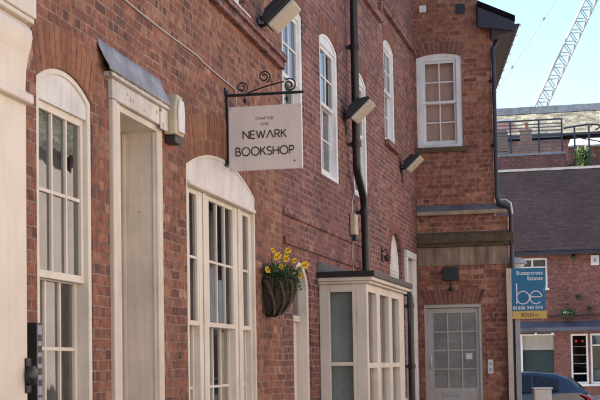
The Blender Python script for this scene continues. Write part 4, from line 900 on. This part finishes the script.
ch = thing('chimney', 'short brick chimney with stepped base and a pot, seen over the terrace', 'chimney', (9.0, 56.0, 0), FP.rot)
M['stack'] = brick_mat('brick_stack', [(0, (.26,.15,.09)), (1, (.40,.26,.16))], (.35, .28, .22), sq=2)
MB().box(-.25, 1.55, -.3, .6, 8.6, 10.08).prism([(-.25, 10.081), (1.55, 10.081), (.5, 10.35), (-.05, 10.35)], -.29, .59, 'y').box(-.02, .42, -.25, .2, 10.351, 10.78).build('stack', M['stack'], ch)
MB().box(-.06, .46, -.29, .24, 10.781, 10.84).build('cap', M['stone'], ch); MB().lathe([(.12, 0), (.10, .28), (.12, .30), (.08, .30), (.08, 0)], (.2, -.02, 10.84), 12).build('pot', plain('terracotta', (.35, .16, .10), .8), ch, smooth=True)
rl = thing('handrail', 'dark curved handrail on two posts at the right of the terrace', 'railing', (7.0, 52.0, 0), FP.rot)
mb = MB()
for x in (3.30, 3.82): mb.tube([(x, .1, 8.6), (x, .1, 10.18)], .035, 8)
mb.tube([(2.9, .1, 10.15), (3.3, .1, 10.20), (3.8, .1, 10.24), (4.15, .12, 10.22), (4.25, .2, 10.15), (4.05, .35, 10.08)], .04, 8).tube([(3.3, .1, 9.8), (5.2, .1, 9.35)], .025, 6)
mb.build('rail', M['board'], rl, smooth=True)
gp = thing('potted_shrub', 'bright green shrub growing between the handrail posts', 'shrub', (7.0, 52.0, 0), FP.rot)
mb = MB(); st = MB()
for i in range(7):
    x = 3.42+.35*rnd.random(); st.tube([(3.55, .4, 8.3), (x, .3+.2*rnd.random(), 9.1+.3*rnd.random())], .02, 5)
st.build('stem', M['coir'], gp)
for i in range(900):
    a = rnd.random(); c = Vector((3.55+rnd.gauss(0, .20)*(1-.35*a), .35+rnd.gauss(0, .15), 8.6+a*.85)); e = Vector((rnd.gauss(0,1), rnd.gauss(0,1), rnd.gauss(0,1))).normalized()*.075; s_ = e.cross(Vector((rnd.gauss(0,1), rnd.gauss(0,1), .3))).normalized()*.03
    mb.add([c-e*.5, c+s_, c+e*.5, c-s_], [(0,1,2,3)])
mb.build('foliage', plain('bright_leaf', (.10, .17, .03), .5, var=.5, scale=5), gp, merge=False)

FR = thing('far_building', 'far building with a broad pale lichened tile roof under the crane', 'building', (10.0, 75.0, 0), FP.rot)
MB().box(-10, 7.9, 0, 9, 0, 13.3).build('wall', M['brick_p'], FR)
MB().prism([(-.4, 13.5), (4.5, 15.45), (9.4, 13.5), (9.4, 13.6), (4.5, 15.6), (-.4, 13.6)], -10.2, 8.1, 'x').build('roof', M['oldtile'], FR)
MB().box(-10.2, 8.1, 4.3, 4.8, 15.55, 15.95).build('ridge', M['lead'], FR)
MB().box(-10.2, 8.1, -.5, -.39, 13.45, 13.58).build('gutter', M['board'], FR)

CR = thing('tower_crane', 'pale lattice crane jib leaning across the sky', 'crane', (22.2, 150.0, 0))
M['crane'] = plain('crane_paint', (.30, .305, .315), .5, var=.1, scale=1, bmp=0)
def lattice(p0, p1, wd, r, n, side=Vector((1,0,0))):
    p0, p1 = Vector(p0), Vector(p1); d = (p1-p0).normalized(); u = (side-d*side.dot(d)).normalized(); v = d.cross(u); mb = MB()
    cs = [(-.5,-.5),(.5,-.5),(.5,.5),(-.5,.5)]
    for a, b in cs: mb.tube([p0+u*a*wd+v*b*wd, p1+u*a*wd+v*b*wd], r*1.5, 6)
    for i in range(n):
        q0 = p0.lerp(p1, i/n); q1 = p0.lerp(p1, (i+1)/n); qm = p0.lerp(p1, (i+.5)/n)
        for k in range(4):
            a, b = cs[k]; c_, e = cs[(k+1) % 4]
            mb.tube([q0+u*a*wd+v*b*wd, qm+u*c_*wd+v*e*wd], r*.7, 4).tube([qm+u*c_*wd+v*e*wd, q1+u*a*wd+v*b*wd], r*.7, 4)
    return mb
lattice((0,0,0), (0,0,21), 1.6, .08, 10).build('mast', M['crane'], CR)
lattice((.4,0,21.6), (19.0,0,59.0), 1.18, .075, 30).build('jib', M['crane'], CR)
MB().box(-3.4, 1.2, -1.2, 1.2, 21, 22.4).build('counter_jib', M['crane'], CR); MB().tube([(-.8, 0, 22.4), (-2.4, 0, 28.1)], .15, 6).tube([(-3.2, 0, 22.4), (-2.4, 0, 28.1)], .12, 6).build('a_frame', M['crane'], CR)
mb = MB().tube([(-2.4, 0, 28.1), (18.6, 0, 59.0)], .045, 6)
for t_ in (.17, .34, .55, .75): p = Vector((-2.4,0,28.1)).lerp(Vector((18.6,0,59.0)), t_); mb.obox(p, (.09,0,.13), (0,.1,0), (-.08,0,.06))
mb.build('pendant', M['crane'], CR)

# ================================================================== cars and cabinet
def loft(mb, secs):
    n = len(secs[0]); mb.add([p for s in secs for p in s], [(i*n+j, i*n+(j+1) % n, (i+1)*n+(j+1) % n, (i+1)*n+j) for i in range(len(secs)-1) for j in range(n)]+[tuple(range(n)), tuple((len(secs)-1)*n+j for j in range(n-1, -1, -1))]); return mb
def car(label, loc, rz, paintcol, name='parked_car'):
    """hatchback, local -x = front, length 4.0"""
    r = thing(name, label, 'car', loc, rz, 'cars parked by the pub')
    m, t, bs = mat('car_paint'); co = objco(t); t.links.new(mix(t, 1, paintcol, ramp(t, noise(t, co, 3, 3), [(.3, g(.92)), (.7, g(1.05))]), 'MULTIPLY'), bs.inputs['Base Color']); bs.inputs['Roughness'].default_value = .3; bs.inputs['Coat Weight'].default_value = 1; bs.inputs['Coat Roughness'].default_value = .05
    # lower body: sections along x -> half width, sill z, shoulder z
    secs = []
    for x, hw, zb, zt in ((-2.0,.55,.42,.60),(-1.95,.68,.32,.70),(-1.75,.78,.25,.80),(-1.3,.84,.22,.90),(-.9,.85,.20,.96),(0,.86,.20,.98),(1.0,.86,.20,1.0),(1.6,.84,.22,1.01),(1.88,.78,.28,1.0),(1.97,.70,.36,.92),(2.0,.6,.42,.75)):
        secs.append([(x,-hw*.92,zb),(x,-hw,zb+.12),(x,-hw,zb+(zt-zb)*.6),(x,-hw*.93,zt-.03),(x,-hw*.8,zt),(x,hw*.8,zt),(x,hw*.93,zt-.03),(x,hw,zb+(zt-zb)*.6),(x,hw,zb+.12),(x,hw*.92,zb)])
    loft(MB(), secs).build('body', m, r, smooth=True, bevel=.01)
    cab = []
    for x, hw, z in ((-.95,.70,.965),(-.55,.64,1.17),(-.12,.585,1.36),(.25,.57,1.42),(.75,.57,1.43),(1.25,.56,1.385),(1.55,.57,1.28),(1.80,.64,1.06),(1.90,.68,.985)):
        zb = .95; cab.append([(x,-.76,zb),(x,-hw-.03,zb+(z-zb)*.75),(x,-hw+.03,z-.02),(x,-hw+.12,z),(x,hw-.12,z),(x,hw-.03,z-.02),(x,hw+.03,zb+(z-zb)*.75),(x,.76,zb)])
    loft(MB(), cab).build('roof', m, r, smooth=True)
    gm = plain('car_glass', (.012,.014,.018), .06, var=0, bmp=0)
    for s in (-1, 1):
        side = []
        for x0, x1, z0, zt0, zt1 in ((-.62,-.02,1.0,1.11,1.33),(.02,.72,1.0,1.34,1.355),(.78,1.28,1.02,1.35,1.26)):
            y0, y1 = .775*s, .63*s
            def yy(z): return (.772+(z-.95)/(1.35-.95)*(.615-.772))*s
            MB().add([(x0,yy(z0),z0),(x1,yy(z0),z0),(x1,yy(zt1),zt1),(x0,yy(zt0),zt0)], [(0,1,2,3)]).build('side_window', gm, r, solid=.006)
    MB().add([(1.84,-.56,1.04),(1.84,.56,1.04),(1.575,.47,1.285),(1.575,-.47,1.285)], [(0,1,2,3)]).build('rear_window', gm, r, solid=.008, loc=(.022,0,.012))
    MB().add([(-.93,-.62,1.0),(-.93,.62,1.0),(-.2,.5,1.345),(-.2,-.5,1.345)], [(0,1,2,3)]).build('windscreen', gm, r, solid=.008, loc=(-.02,0,.015))
    rl_ = plain('tail_light', (.5,.02,.02), .25, bmp=0)
    for s in (-1, 1):
        MB().prism([(1.70,.94),(1.93,.88),(1.99,.74),(1.93,.72),(1.84,.86)], .62*s, .80*s, 'y').build('tail_light', rl_, r, bevel=.01)
        MB().prism([(-1.93,.62),(-1.75,.66),(-1.5,.80),(-1.72,.77)], .60*s, .79*s, 'y').build('headlight', M['white_pl'], r, bevel=.01)
        for x in (-1.25, 1.28):
            wh = MB().lathe([(0,.0),(.19,.0),(.2,.02),(.30,.02),(.315,-.02),(.315,-.16),(.30,-.19),(0,-.19)], n=24).build('wheel', M['blackplastic'], r, smooth=True, loc=(x, .865*s, .315)); wh.rotation_euler = (R(-90)*s, 0, 0)
            MB().lathe([(0,.012),(.05,.015),(.18,.006),(.185,.0)], n=12).build('rim', M['metal'], wh, smooth=True, loc=(0,0,.006))
        MB().obox((-.62,.86*s,1.02),(.06,0,0),(0,.07,0),(0,0,.05)).build('mirror', m, r, bevel=.02)
    MB().box(1.985,2.005,-.25,.25,.5,.61).build('number_plate', M['be_yel'], r)
    MB().box(-.3,.5,-.85,-.80,.2,.26).build('sill_trim', M['blackplastic'], r)
    MB().box(1.95,2.03,-.65,.65,.32,.46).build('bumper', m, r, bevel=.03)
    return r
car('dark blue hatchback parked side-on, its tail light towards the pub window', (4.13, 30.2, -.10), R(-2), (.004, .016, .052))
car('silver-white car of which only the bonnet shows at the lower right edge', (8.72, 33.0, -.12), R(0), (.40, .40, .42))
cb = thing('utility_cabinet', 'low white utility cabinet in front of the blue hatchback', 'cabinet', (4.62, 27.0, -.124))
MB().box(-.17, .17, -.12, .12, 0, .10).build('base', M['concrete'], cb); MB().box(-.165, .165, -.12, .12, .101, 1.13).build('case', M['white_pl'], cb, bevel=.01)
MB().box(-.185, .185, -.14, .14, 1.131, 1.165).build('lid', M['white_pl'], cb, bevel=.008); MB().box(-.14, .14, -.126, -.1205, .16, 1.06).build('door', M['white_pl'], cb, bevel=.004)

# ================================================================== opposite side of the street (out of view, added for window reflections and bounce light)
FO = Frame(FA.at(0, 7.2), tuple(-FA.d)[:2])
OB_ = thing('opposite_building', 'unseen pale rendered houses across the street, added for window reflections and bounce light', 'building', FO.O, FO.rot)
ow = [(x, x+.95, z, z+1.6, .08) for x in (-1.4, 1.6, 4.6, 7.6, 10.6) for z in (.9, 3.7)]
wall_sheet(MB(), [(-24, -.1), (14, -.1), (14, 6), (-24, 6)], [op2(q) for q in ow]).build('wall', M['brick_o'], OB_)
shell(OB_, -24, 14, 8, 6, M['brick_o'], M['oldtile'], 9.6, floors=(3.0,))
for q in ow: sash_window(OB_, *q, q[2]+.8, 2, 2, 2, 'white')
